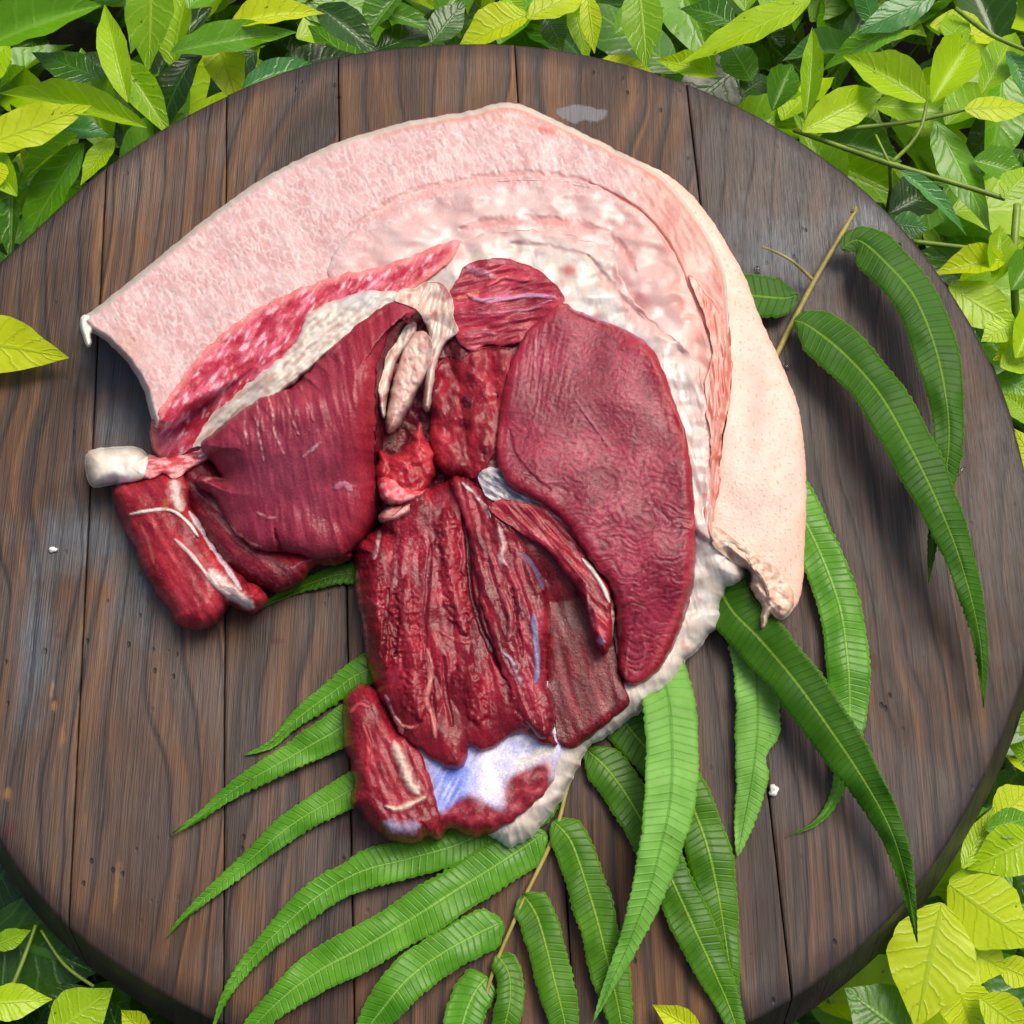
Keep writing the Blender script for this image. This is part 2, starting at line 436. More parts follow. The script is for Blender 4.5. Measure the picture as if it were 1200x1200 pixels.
# ------------------------------------------------------------------ ground far below the foliage
gz = -0.42
me_v, me_f = [], []
N = 40
for j in range(N + 1):
    for i in range(N + 1):
        x, y = (i / N - .5), (j / N - .5)
        # dense near the board, reaching out 30 m
        X = math.copysign(abs(x * 2) ** 3.5 * 30, x); Y = math.copysign(abs(y * 2) ** 3.5 * 30, y)
        me_v.append((X, Y + 0.19, gz + 0.02 * float(noise(X * 9, Y * 9)) if abs(X) < 3 else gz))
for j in range(N):
    for i in range(N):
        a = j * (N + 1) + i; me_f.append((a, a + 1, a + N + 2, a + N + 1))
tag(mesh_obj('ground', me_v, me_f, M_SOIL), kind='structure')

# ------------------------------------------------------------------ round board made of planks
EDGE_PX = [(380,68),(245,121),(195,146),(133,187),(60,252),(20,291),(455,56),(533,50),(633,53),(700,65),(800,95),(872,127),(927,157),(987,200),
           (1047,253),(1100,320),(1150,400),(1183,483),(1200,545),(1212,640),(1214,720),(1204,790),(1177,862),(1133,950),(1077,1043),(1000,1118),(943,1165),
           (-5,983),(43,1052),(87,1096),(133,1131),(200,1170),(243,1196),(-32,330),(-62,420),(-78,520),(-82,640),(-78,740),(-60,850),(-35,925),
           (330,1228),(430,1249),(560,1262),(700,1254),(830,1222)]
E = P([p[0] for p in EDGE_PX], [p[1] for p in EDGE_PX], 0.0)
BC = np.array([-0.0686 * R0, 0.7607 * R0])
th = np.arctan2(E[:, 1] - BC[1], E[:, 0] - BC[0]); rr = np.hypot(E[:, 0] - BC[0], E[:, 1] - BC[1])
o_ = np.argsort(th); th, rr = th[o_], rr[o_]
tg = np.linspace(-math.pi, math.pi, 361)
rg = np.interp(tg, np.r_[th - 2 * math.pi, th, th + 2 * math.pi], np.r_[rr, rr, rr])
k_ = np.exp(-0.5 * (np.arange(-8, 9) / 4.0) ** 2); k_ /= k_.sum()
rs = np.convolve(np.r_[rg[-9:-1], rg, rg[1:9]], k_, 'valid')
BTH = 0.030                       # board thickness
def board_r(theta, inset=0.0):
    return np.interp(theta, tg, rs) + inset
def boundary_y(x, sign, grow=0.0):
    """y of the outline at x on the far (+1) or near (-1) side"""
    ys = np.linspace(0, sign * 0.30, 400)
    r = np.hypot(x - BC[0], ys); t_ = np.arctan2(ys, x - BC[0])
    ins = r <= board_r(t_, grow)
    if not ins[0]: return BC[1]
    k = np.argmax(~ins)
    r0, r1 = (r - board_r(t_, grow))[k - 1], (r - board_r(t_, grow))[k]
    f = -r0 / (r1 - r0)
    return BC[1] + ys[k - 1] + (ys[k] - ys[k - 1]) * f
board = empty('serving_board', (BC[0], BC[1], -BTH))
tag(board, 'round dark charred wooden board of joined planks holding the meat and fern', 'serving board')
seams_px = [((112, 205), (96, 1110)), ((248, 130), (284, 1150)), ((380, 80), (433, 1150)), ((588, 55), (690, 1190)), ((790, 100), (945, 1160))]
seams = []
for a, b in seams_px:
    A, B = P(a[0], a[1], 0), P(b[0], b[1], 0)
    s = (B[0] - A[0]) / (B[1] - A[1]); seams.append((A[0] - s * (A[1] - BC[1]), s * 0.65))   # x at board centre, slope
gap = 0.00026
edges = [None] + seams + [None]
xmin = BC[0] - rs[0]; xmax = BC[0] + rs[180]
for pi in range(len(edges) - 1):
    L, Rr = edges[pi], edges[pi + 1]
    K = 18
    dz = [0, -.0002, .0003, 0, -.0003, .0002, 0, .0001][pi]
    cols = []
    slope = (L or Rr)[1] if (L is None or Rr is None) else None
    for k in range(K + 1):
        f = k / K
        f = 0.5 - 0.5 * math.cos(math.pi * f) if 0 < k < K else f
        if L is None:
            xl, sl = xmin - 0.0 + 0.0006, 0.0
        else: xl, sl = L[0] + gap, L[1]
        if Rr is None: xr, sr = xmax - 0.0006, 0.0
        else: xr, sr = Rr[0] - gap, Rr[1]
        x = xl + (xr - xl) * f; s = sl + (sr - sl) * f
        cols.append((x, s, k == 0 and L is not None, k == K and Rr is not None))
    verts, faces, colr = [], [], []
    prof_n = None
    for (x, s, e0, e1) in cols:
        # iterate to find the outline crossing of the slanted line
        def cross(sign, grow):
            y = BC[1] + sign * 0.2
            for _ in range(12):
                y = boundary_y(min(max(x + s * (y - BC[1]), xmin - grow + .0003), xmax + grow - .0003), sign, grow)
            return y
        prof = []
        y1, y0 = cross(1, 0), cross(-1, 0)
        i1, i0 = cross(1, -.0022), cross(-1, -.0022)
        b1, b0 = cross(1, .0035), cross(-1, .0035)
        bb1, bb0 = cross(1, .011), cross(-1, .011)
        if i1 - i0 < .002: i1 = i0 = (y1 + y0) / 2
        dip = 0.0004 if (e0 or e1) else 0.0
        prof.append((bb0, -BTH)); prof.append((bb0 , -BTH + .003)); prof.append((b0, -.010)); prof.append((y0 - .0004, -.0028)); prof.append((y0 + .0006, -.0009)); 
        for q in range(0, 41):
            yy = i0 + (i1 - i0) * q / 40
            prof.append((yy, -dip))
        prof.append((y1 - .0006, -.0009)); prof.append((y1 + .0004, -.0028)); prof.append((b1, -.010)); prof.append((bb1, -BTH + .003)); prof.append((bb1, -BTH))
        for (yy, zz) in prof:
            xx = x + s * (yy - BC[1])
            # columns at the extreme edges lean outwards too
            if zz < -.002 and (L is None and x < xmin + .004): xx -= .004 * (-zz / BTH)
            if zz < -.002 and (Rr is None and x > xmax - .004): xx += .004 * (-zz / BTH)
            verts.append((xx, yy, zz + dz * (1 if zz > -BTH + .001 else 0)))
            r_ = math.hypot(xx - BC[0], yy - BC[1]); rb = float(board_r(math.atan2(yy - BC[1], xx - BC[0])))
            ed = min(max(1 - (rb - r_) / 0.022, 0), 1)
            g = 0.30 + 0.55 * math.exp(-(((xx - 0.02) / .17) ** 2 + ((yy - BC[1] + .02) / .2) ** 2)) + 0.25 * (xx > 0.08)
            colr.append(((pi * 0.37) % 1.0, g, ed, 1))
        prof_n = len(prof)
    # bevel columns: extra inner column already close because of cosine spacing
    for k in range(K):
        for q in range(prof_n - 1):
            a = k * prof_n + q; b = a + prof_n
            faces.append((a, b, b + 1, a + 1))
        a = k * prof_n; faces.append((a, a + prof_n - 1, a + 2 * prof_n - 1, a + prof_n))
    faces = list(faces)
    faces.append(tuple(range(0, prof_n))); n0 = K * prof_n; faces.append(tuple(reversed(range(n0, n0 + prof_n))))
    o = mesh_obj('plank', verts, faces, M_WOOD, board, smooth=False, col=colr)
    for p_ in o.data.polygons: p_.use_smooth = len(p_.vertices) == 4 and abs(p_.normal.z) > 0.5

# ------------------------------------------------------------------ the meat
# fine marks of the tissue: (points, width px, colour, strength, height mm)
def C(r, g, b): return lin((r, g, b))
WHITE, CREAM, PINKW = C(236, 226, 216), C(232, 214, 190), C(232, 190, 180)
STROKES = [
    # shank tendons
    ([(152,603),(170,599),(190,597),(205,600),(220,612),(232,628)], 3.2, WHITE, .95, .8, 'shank'),
    ([(203,562),(207,580),(212,597)], 13, C(222,205,195), .85, .4, 'shank'),
    ([(222,600),(235,618),(252,645),(268,668),(282,690)], 5.5, C(215,200,205), .9, .9, 'shank'),
    ([(205,632),(222,648),(236,665),(255,688),(275,703),(290,712)], 4.0, C(226,205,196), .9, .6, 'shank'),
    ([(245,668),(262,684),(280,700),(296,712)], 15, C(232,208,200), .95, 1.2, 'shank'),
    ([(196,585),(192,600)], 6, C(190,110,70), .5, .1, 'shank'),
    ([(165,615),(175,640),(180,660)], 3, C(205,120,110), .35, .2, 'shank'),
    # left ham muscle striations
    ([(283,466),(287,485),(286,500),(290,520)], 2.0, C(226,170,165), .6, .35, 'ham'),
    ([(299,462),(303,482),(302,505),(307,528),(309,540)], 2.0, C(232,180,175), .6, .35, 'ham'),
    ([(314,462),(319,485),(321,505),(328,522),(333,532)], 2.0, C(226,170,165), .6, .35, 'ham'),
    ([(333,455),(338,470),(342,492),(350,510)], 2.2, C(200,130,130), .55, .6, 'ham'),
    ([(352,452),(360,475),(368,495)], 1.8, C(190,115,118), .4, .5, 'ham'),
    ([(355,535),(366,527),(376,518)], 3.0, C(215,180,190), .7, .4, 'ham'),
    ([(430,430),(438,470),(440,505)], 9, C(190,50,60), .4, .6, 'ham'),
    ([(265,608),(275,622),(292,636),(306,641)], 3, C(224,140,140), .75, .6, 'ham'),
    ([(300,600),(312,606),(322,607)], 2.4, C(214,140,140), .6, .3, 'ham'),
    ([(238,562),(252,559),(262,561)], 3, C(226,150,140), .7, .5, 'ham'),
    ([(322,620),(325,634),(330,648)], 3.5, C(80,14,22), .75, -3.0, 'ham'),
    ([(392,572),(403,567),(412,575)], 6, C(205,150,170), .5, .4, 'ham'),
    ([(418,372),(400,400),(382,425)], 2, C(200,110,110), .3, .3, 'ham'),
    # eye muscle
    ([(628,395),(627,415),(626,435),(628,455)], 1.6, C(205,140,150), .6, .4, 'eye'),
    ([(675,470),(690,490),(703,508),(718,528)], 2.6, C(196,130,150), .5, .5, 'eye'),
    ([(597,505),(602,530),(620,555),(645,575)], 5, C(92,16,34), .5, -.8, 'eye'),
    ([(730,408),(748,403),(765,415),(775,440),(785,470),(800,510),(812,550)], 20, C(172,36,48), .45, .5, 'eye'),
    ([(668,362),(700,372),(735,385),(760,402)], 9, C(186,130,150), .55, .6, 'eye'),
    ([(815,600),(812,650),(800,700),(780,750),(760,785)], 9, C(205,84,96), .5, .2, 'eye'),
    ([(740,740),(735,770),(733,795)], 2, C(205,130,130), .5, .3, 'eye'),
    ([(752,738),(756,765),(748,785)], 2, C(205,120,120), .45, .3, 'eye'),
    # upper middle muscle
    ([(548,345),(565,352),(590,350),(622,346),(650,348)], 5, C(206,150,180), .8, .8, 'upper'),
    ([(560,368),(590,365),(620,362),(645,352)], 3, C(190,120,140), .6, .5, 'upper'),
    ([(545,312),(562,318),(580,325)], 9, C(196,140,160), .6, .6, 'upper'),
    ([(535,350),(548,347),(560,342)], 8, C(228,120,95), .6, .5, 'upper'),
    ([(570,335),(590,325),(618,328)], 5, C(214,90,100), .6, .8, 'upper'),
    ([(545,395),(560,388),(580,392)], 5, C(150,90,100), .6, .4, 'upper'),
    ([(607,404),(620,388),(635,378)], 4, C(206,140,130), .6, .5, 'upper'),
    # lower big muscle
    ([(445,622),(442,640),(438,655)], 4, C(226,190,190), .7, .5, 'low'),
    ([(418,668),(421,700),(428,735),(430,770)], 3.5, C(205,150,140), .6, .3, 'low'),
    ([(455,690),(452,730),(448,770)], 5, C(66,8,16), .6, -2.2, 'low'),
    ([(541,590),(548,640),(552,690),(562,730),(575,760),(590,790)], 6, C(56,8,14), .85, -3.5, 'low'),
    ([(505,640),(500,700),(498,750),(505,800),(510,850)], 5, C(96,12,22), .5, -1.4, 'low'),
    ([(500,760),(505,790),(500,820),(507,840),(510,865)], 4.5, C(226,140,135), .7, .8, 'low'),
    ([(462,840),(470,855),(466,865)], 5, C(232,150,140), .8, 1.4, 'low'),
    ([(470,850),(482,853),(490,850)], 3, C(228,140,130), .8, 1.2, 'low'),
    ([(452,815),(460,835),(470,850)], 3, C(200,170,170), .6, .4, 'low'),
    ([(515,740),(540,752),(560,750)], 3, C(214,130,130), .35, .5, 'low'),
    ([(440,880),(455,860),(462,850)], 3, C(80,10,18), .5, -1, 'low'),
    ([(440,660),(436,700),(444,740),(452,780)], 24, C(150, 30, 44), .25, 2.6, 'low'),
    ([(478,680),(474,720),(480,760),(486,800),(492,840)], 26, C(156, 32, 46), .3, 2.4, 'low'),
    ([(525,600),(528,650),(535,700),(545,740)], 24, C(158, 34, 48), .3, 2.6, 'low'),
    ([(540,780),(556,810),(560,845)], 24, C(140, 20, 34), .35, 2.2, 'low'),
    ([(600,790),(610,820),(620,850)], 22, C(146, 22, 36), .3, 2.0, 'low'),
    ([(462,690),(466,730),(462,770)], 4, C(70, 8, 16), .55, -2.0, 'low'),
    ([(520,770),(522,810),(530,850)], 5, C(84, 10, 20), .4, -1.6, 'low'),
    ([(430,700),(446,712),(460,706)], 3, C(214, 110, 110), .4, .6, 'low'),
    # middle strip
    ([(542,566),(555,578),(565,590),(578,600)], 3, WHITE, .8, .6, 'strip'),
    ([(585,618),(590,640),(586,655),(593,662)], 7, C(232,190,190), .8, 1.0, 'strip'),
    ([(612,648),(628,668),(636,690)], 6, C(96,96,128), .8, -.6, 'strip'),
    ([(625,720),(628,750),(630,780),(627,800)], 6.5, C(120,130,170), .85, .4, 'strip'),
    ([(590,765),(600,775),(606,790),(612,805)], 3, C(190,180,200), .7, .5, 'strip'),
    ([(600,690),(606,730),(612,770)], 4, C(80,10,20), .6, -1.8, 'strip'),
    ([(585,690),(598,720),(596,750)], 5, C(190,110,115), .35, .8, 'strip'),
    # flap
    ([(640,598),(660,612),(675,628),(690,650)], 3, C(205,150,160), .6, .6, 'flap'),
    ([(683,655),(697,672),(708,690),(714,705)], 4.5, WHITE, .95, .8, 'flap'),
    ([(718,705),(720,740),(718,765),(724,790)], 3.6, CREAM, .9, .6, 'flap'),
    ([(700,752),(708,752)], 10, C(190,180,215), .8, .3, 'flap'),
    ([(688,682),(690,710),(696,735)], 2.2, C(220,170,170), .6, .5, 'flap'),
    # fascia under the lower muscle
    ([(604,897),(618,890),(634,882),(652,876)], 15, WHITE, .9, .3, 'fascia'),
    ([(645,800),(648,830),(652,860)], 14, C(232,232,236), .95, .6, 'fascia'),
    # bottom lobe
    ([(462,870),(470,890),(480,915),(490,930)], 13, C(222,196,182), .9, 1.0, 'lobe'),
    ([(452,945),(465,948),(482,942),(498,934)], 7, C(236,200,180), .95, 1.4, 'lobe'),
    ([(452,965),(470,970),(490,968)], 16, C(168,160,190), .8, .2, 'lobe'),
    ([(410,835),(420,825),(432,828)], 3, C(220,110,110), .5, .5, 'lobe'),
    ([(425,850),(432,870),(430,895)], 6, C(186,50,58), .5, .8, 'lobe'),
    # rim details of the pink fat; shading along its arc painted as pink lines
    ([(418,262),(470,231),(540,212),(620,204),(690,213)], 9, C(216,140,134), .55, -1.2, 'outer'),
    ([(425,262),(474,236),(542,218),(620,211),(688,219)], 9, C(220,146,138), .45, -.8, 'soft'),
    ([(540,268),(570,262),(620,258),(680,264),(722,284),(745,318)], 12, C(206,112,112), .5, -1.4, 'soft'),
    ([(690,300),(712,330),(742,362),(790,398)], 8, C(206,140,136), .4, -1.5, 'white'),
    ([(600,285),(640,290),(690,300)], 7, C(214,160,150), .35, -1.2, 'white'),
    ([(828,450),(832,520),(834,590)], 7, C(200,150,150), .4, -1.5, 'white'),
    ([(690,214),(725,232),(755,252),(785,290),(805,335),(822,375),(832,400)], 4.5, C(214,100,80), .85, -1.2, 'outer'),
    ([(560,138),(600,142),(640,152),(660,160)], 8, C(236,150,130), .5, .1, 'outer'),
    ([(632,150),(650,155)], 8, C(226,90,80), .55, .1, 'outer'),
]
MARB = [(178,520),(177,502),(184,484),(200,462),(218,436),(246,404),(288,370),(335,345),(392,324),(440,314),(490,297),(520,285),(538,284),(528,305),(505,325),(475,345),(445,352),
          (400,362),(370,372),(352,425),(312,462),(275,500),(245,525),(225,540),(200,542),(184,535)]
STREAK = [(226,530),(230,512),(250,486),(284,456),(322,424),(346,402),(358,374),(370,362),(400,350),(440,341),(462,342),(470,352),(450,372),(420,392),(380,425),(330,465),(280,500),(258,522),(240,540),(228,540)]
UPPER = [(524,348),(534,330),(546,312),(565,304),(590,303),(622,312),(645,328),(658,343),(662,352),(646,368),(628,384),(608,402),(590,406),(572,404),(556,412),(540,404),(530,388),(522,368)]
SMALL = [(512,428),(528,420),(540,424),(552,412),(575,406),(596,410),(598,425),(592,450),(586,480),(582,510),(576,535),(562,556),(545,562),(522,556),(508,540),(504,510),(506,470)]
MEM = [(806,322),(820,334),(836,354),(848,375),(855,395),(857,430),(855,470),(847,505),(845,540),(842,575),(834,612),(829,614),(826,596),(832,560),(833,520),(828,480),(826,450),(834,425),(832,395),(820,355)]
CLEFT = [(445,420),(480,370),(540,360),(620,380),(615,430),(600,500),(590,570),(560,590),(500,600),(445,600),(440,520)]
FLAT = [(596,598),(630,606),(660,636),(690,680),(712,716),(722,760),(730,800),(738,824),(722,838),(700,858),(684,870),(668,878),(655,870),(650,840),(640,780),(630,700),(610,650)]
SOFT = [(385,325),(400,285),(430,255),(480,228),(540,213),(620,206),(690,215),(725,233),(757,254),(787,292),(806,335),(822,375),(833,410),(840,450),(838,500),(832,540),(836,600),(830,620),
        (800,600),(780,480),(740,400),(650,340),(560,330),(480,350),(430,350)]
WF = [(470,345),(485,322),(505,302),(530,285),(560,276),(600,270),(640,271),(680,278),(712,296),(728,325),(745,355),(775,385),(805,410),(822,440),(828,490),(830,540),(833,600),(838,625),
      (856,642),(872,664),(868,682),(852,690),(846,702),(842,708),(844,728),(830,742),(820,760),(804,774),(790,800),(762,824),(720,856),(688,876),(676,900),(662,928),(642,958),(616,984),(590,990),(560,960),
      (560,900),(560,700),(540,560),(520,440),(490,390)]
HAM = [(236,522),(262,497),(300,470),(325,459),(345,450),(392,404),(430,372),(455,356),(478,350),(493,358),(490,380),(474,405),(464,430),(457,455),(452,485),(450,520),(447,548),(449,575),(444,605),(430,628),
       (414,645),(396,653),(370,655),(345,648),(322,647),(300,642),(280,628),(264,606),(254,585),(240,575),(228,565),(236,556),(260,560),(250,545)]
LOW = [(416,660),(420,640),(438,622),(462,602),(490,580),(520,562),(545,560),(562,572),(578,600),(592,650),(602,700),(612,750),(624,790),(640,830),(648,858),(652,874),(636,872),(618,862),(600,862),(585,872),(566,880),(550,876),(548,888),(540,900),(524,900),(506,888),
       (490,876),(476,866),(462,850),(452,830),(440,806),(432,780),(426,740),(418,700)]
EYE = [(650,360),(636,372),(622,384),(606,408),(596,432),(588,468),(583,505),(582,540),(590,560),(604,574),(628,586),(650,600),(668,622),(684,645),(702,670),(716,692),(722,718),(724,760),(728,790),(736,802),(748,801),(764,792),(782,770),(798,734),(811,692),
       (815,645),(814,600),(809,545),(802,505),(788,465),(776,432),(760,404),(736,388),(706,376),(676,364),(662,356)]
PARTS = []
HM = np.zeros((601, 601)); HB = HM.copy(); CV = HM.copy()
def blur(k, w_, n):
    for _ in range(n):
        for ax in (0, 1):
            k = (np.roll(k, 1, ax) + 2 * k + np.roll(k, -1, ax)) / 4; w_ = (np.roll(w_, 1, ax) + 2 * w_ + np.roll(w_, -1, ax)) / 4
    return k, w_
def hm_put(U, V, z):
    global HB, CV
    i = np.clip(np.round(V / 2).astype(int), 0, 600); j = np.clip(np.round(U / 2).astype(int), 0, 600)
    new = np.zeros_like(HM); np.maximum.at(new, (i, j), z)
    HM[new > 0] = new[new > 0]
    w_ = (HM > 0).astype(float)
    k, w2 = blur(HM * w_, w_, 7)
    HB = k / np.maximum(w2, .02); CV = w2
def bil(A, U, V):
    x = np.clip(U / 2, 0, 599.9); y = np.clip(V / 2, 0, 599.9); i = y.astype(int); j = x.astype(int); fx = x - j; fy = y - i
    return (A[i, j] * (1 - fx) + A[i, j + 1] * fx) * (1 - fy) + (A[i + 1, j] * (1 - fx) + A[i + 1, j + 1] * fx) * fy
def make_part(tagname, name, outline, zb, ze, h, w, colour, relief, mat, parent, dline=None, rough=0.35, pw=2.2, jit=2.0, step=1.25,
              sides=None, undercut=5.0, label=None, side_col=None, dips=(), under=True, gap=.0012, lift=True, rs=None):
    if rs is None: rs = .45 if mat is M_MUSCLE else .8
    poly = spline(outline, True, 4.0)
    n = len(poly); s_ = np.cumsum(np.r_[0, np.hypot(*(poly[1:] - poly[:-1]).T)])
    nx = np.roll(poly[:, 1], -1) - np.roll(poly[:, 1], 1); ny = -(np.roll(poly[:, 0], -1) - np.roll(poly[:, 0], 1))
    ln = np.hypot(nx, ny) + 1e-9; nx /= ln; ny /= ln
    area = 0.5 * np.sum(poly[:, 0] * np.roll(poly[:, 1], -1) - np.roll(poly[:, 0], -1) * poly[:, 1])
    if area < 0: nx, ny = -nx, -ny           # (nx, ny) points outwards
    sd_ = (abs(hash(tagname)) if False else sum(map(ord, tagname + name))) % 97
    jj = jit * (noise(poly[:, 0] / 14, poly[:, 1] / 14, sd_) + 0.5 * noise(poly[:, 0] / 5, poly[:, 1] / 5, sd_ + 1))
    poly = poly + np.stack([nx * jj, ny * jj], 1)
    u0, v0 = poly.min(0) - 3; u1, v1 = poly.max(0) + 3
    gu = np.arange(u0, u1 + step, step); gv = np.arange(v0, v1 + step, step)
    UU, VV = np.meshgrid(gu, gv); sh = UU.shape; U = UU.ravel(); V = VV.ravel()
    ins = inside(U, V, poly)
    # distances only where needed: coarse pass
    d, qx, qy, si, st = dist_poly(U, V, poly, True)
    sdv = np.where(ins, d, -d)
    keep = sdv > -step * 1.02
    K2 = keep.reshape(sh)
    q = K2[:-1, :-1] & K2[1:, :-1] & K2[:-1, 1:] & K2[1:, 1:]
    in2 = (sdv.reshape(sh) > 0)
    q &= (in2[:-1, :-1] | in2[1:, :-1] | in2[:-1, 1:] | in2[1:, 1:])
    idx = np.arange(U.size).reshape(sh)
    F = np.stack([idx[:-1, :-1][q], idx[1:, :-1][q], idx[1:, 1:][q], idx[:-1, 1:][q]], 1)   # v grows downwards: this winding faces up
    # directed boundary edges
    e = np.concatenate([F[:, [0, 1]], F[:, [1, 2]], F[:, [2, 3]], F[:, [3, 0]]])
    key = e[:, 0].astype(np.int64) * U.size + e[:, 1]; rkey = e[:, 1].astype(np.int64) * U.size + e[:, 0]
    be = e[~np.isin(key, rkey)]
    bv = np.unique(be)
    snap = np.zeros(U.size, bool); snap[bv] = True; snap |= (sdv < 0)
    U = np.where(snap, qx, U); V = np.where(snap, qy, V); D = np.where(snap, 0, sdv)
    used = np.unique(F); remap = -np.ones(U.size, int); remap[used] = np.arange(len(used))
    F = remap[F]; be = remap[be]; bvr = remap[bv]
    ox = nx[si[bv]]; oy = ny[si[bv]]
    U, V, D = U[used], V[used], D[used]; QX, QY = qx[used], qy[used]
    if dline is not None: Dp = dist_poly(U, V, spline(dline, False, 6), False)[0]
    else: Dp = D
    t = np.clip(Dp / w, 0, 1); prof = (1 - (1 - t) ** pw) ** (1 / pw)
    hz = (h(U, V) if callable(h) else h)
    zeu = ze(U, V) if callable(ze) else ze + np.zeros(len(U))
    z = zeu + hz * prof
    rel = relief(U, V, D) * sstep(0, 8, D) * rs if relief is not None else 0
    if under:
        hu = bil(HB, QX, QY); on = sstep(.35, .75, bil(CV, QX, QY))
        zu = np.minimum(zeu, .009) * (1 - on) + (hu + gap) * on
        z = zu + (zeu + hz - zu) * prof
        if lift:
            hl = bil(HB, U, V); ol = sstep(.35, .75, bil(CV, U, V))
            z = np.maximum(z, (hl + gap * .8) * ol)
    z = z + rel
    zflat = z.copy()
    hm_put(U, V, zflat)
    for (dp, dep) in dips:
        dpl = spline(dp, True, 6)
        m_ = inside(U, V, dpl)
        if m_.any():
            dd_ = dist_poly(U[m_], V[m_], dpl, True)[0]
            z[m_] = np.maximum(z[m_] - dep * sstep(5, 16, dd_), .0015)
    c = colour(U, V, D)
    c = c + np.zeros((len(U), 3))
    if mat is M_FAT: c = c * .79
    if mat is M_MUSCLE: c = c * np.array([1.2, 1.2, 1.4])
    ro = rough(U, V, D) if callable(rough) else np.full(len(U), rough)
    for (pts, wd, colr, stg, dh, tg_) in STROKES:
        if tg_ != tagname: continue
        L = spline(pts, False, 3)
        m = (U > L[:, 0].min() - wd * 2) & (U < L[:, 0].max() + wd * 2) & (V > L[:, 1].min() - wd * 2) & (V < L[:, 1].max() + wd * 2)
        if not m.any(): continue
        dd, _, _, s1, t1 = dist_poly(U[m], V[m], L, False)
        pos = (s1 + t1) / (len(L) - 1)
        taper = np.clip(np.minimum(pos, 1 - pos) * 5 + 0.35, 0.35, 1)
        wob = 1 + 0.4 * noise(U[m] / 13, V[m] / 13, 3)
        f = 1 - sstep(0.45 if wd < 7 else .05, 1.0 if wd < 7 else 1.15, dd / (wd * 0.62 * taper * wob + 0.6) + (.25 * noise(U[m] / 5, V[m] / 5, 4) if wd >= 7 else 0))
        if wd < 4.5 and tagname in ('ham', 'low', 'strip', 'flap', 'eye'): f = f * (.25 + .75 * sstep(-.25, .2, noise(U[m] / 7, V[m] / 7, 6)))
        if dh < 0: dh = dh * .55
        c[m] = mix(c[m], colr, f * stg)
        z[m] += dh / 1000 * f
    co = P(U, V, z)
    col = np.concatenate([c, ro[:, None]], 1)
    # side wall rolled under
    verts = [co]; cols = [col]; faces = [F]
    prev = bvr; base = len(co)
    loc = -np.ones(len(co), int); loc[bvr] = np.arange(len(bvr))
    bz = z[bvr]
    rings = [(0.6, 0.12), (0.9, 0.35), (0.2, 0.62), (-1.5, 0.84), (-undercut, 1.0)]
    zbv = zb
    cb = col[bvr].copy()
    if side_col is not None: cb[:, :3] = mix(cb[:, :3], side_col, 0.75)
    for (off, f) in rings:
        zz = bz + (zbv - bz) * f
        wv = 0.6 * noise(U[bvr] / 7, V[bvr] / 7 + f * 5, 8)
        verts.append(P(U[bvr] + ox * (off + wv), V[bvr] + oy * (off + wv), zz)); cols.append(cb)
        cur = base + np.arange(len(bvr))
        a = (prev if prev is bvr else prev)[loc[be[:, 0]]]; b = (prev)[loc[be[:, 1]]]
        a2 = cur[loc[be[:, 0]]]; b2 = cur[loc[be[:, 1]]]
        faces.append(np.stack([a, a2, b2, b], 1))
        prev = cur; base += len(bvr)
    # underside: a centre fan would be heavy, so a sheet one ring in is enough: close with the grid itself mirrored coarsely
    cen = P(np.mean(U), np.mean(V), zbv)
    o = mesh_obj(name, np.concatenate(verts), np.concatenate(faces), mat, parent, True, np.concatenate(cols))
    if label: o['label'] = label
    PARTS.append(o)
    return o

pork = empty('meat_cut', tuple(PV(560, 560, 0.0)))
tag(pork, 'raw skin-on leg of pork with dark red muscle, thick pink fat and white bone end', 'raw meat')

mm = 0.001
def fibre(U, V, deg, ls, ws, seed, o=2):
    a, b = rot(U, V, deg)
    return (noise(a / ls, b / ws, seed) + (.5 * noise(a / ls * 2, b / ws * 2, seed + 1) if o > 1 else 0)) / 1.5
def red_col(U, V, D, c1, c2, c3, deg, seed, marb=0.25, edge=None):
    f1 = fibre(U, V, deg, 60, 11, seed); f2 = fbm(U / 45, V / 45, 3, seed + 3); f3 = fibre(U, V, deg, 18, 3.2, seed + 5)
    c = mix(c1, c2, sstep(-.35, .45, f1 * .8 + f2 * .7))
    c = mix(c, c3, sstep(.12, .6, f2 + .3 * f1) * .6)
    c = mix(c, C(205, 130, 130), sstep(.25, .7, f3) * marb * .5)
    c = mix(c, np.asarray(c1) * .45, sstep(.2, .75, -f3) * .25)
    f4 = fibre(U, V, deg, 9, 2.4, seed + 8); f5 = fbm(U / 2.4, V / 2.4, 1, seed + 9)
    c = mix(c, C(196, 96, 100), sstep(.1, .7, f4 + .5 * f5) * .22)
    c = mix(c, np.asarray(c1) * .4, sstep(.15, .7, -f4 - .5 * f5) * .22)
    if edge is not None: c = mix(c, edge, (1 - sstep(0, 6, D)) * .6)
    return c
def wet(U, V, D, base=.3, seed=4): return base + .14 * noise(U / 30, V / 30, seed) + .1 * noise(U / 6, V / 6, seed + 1)

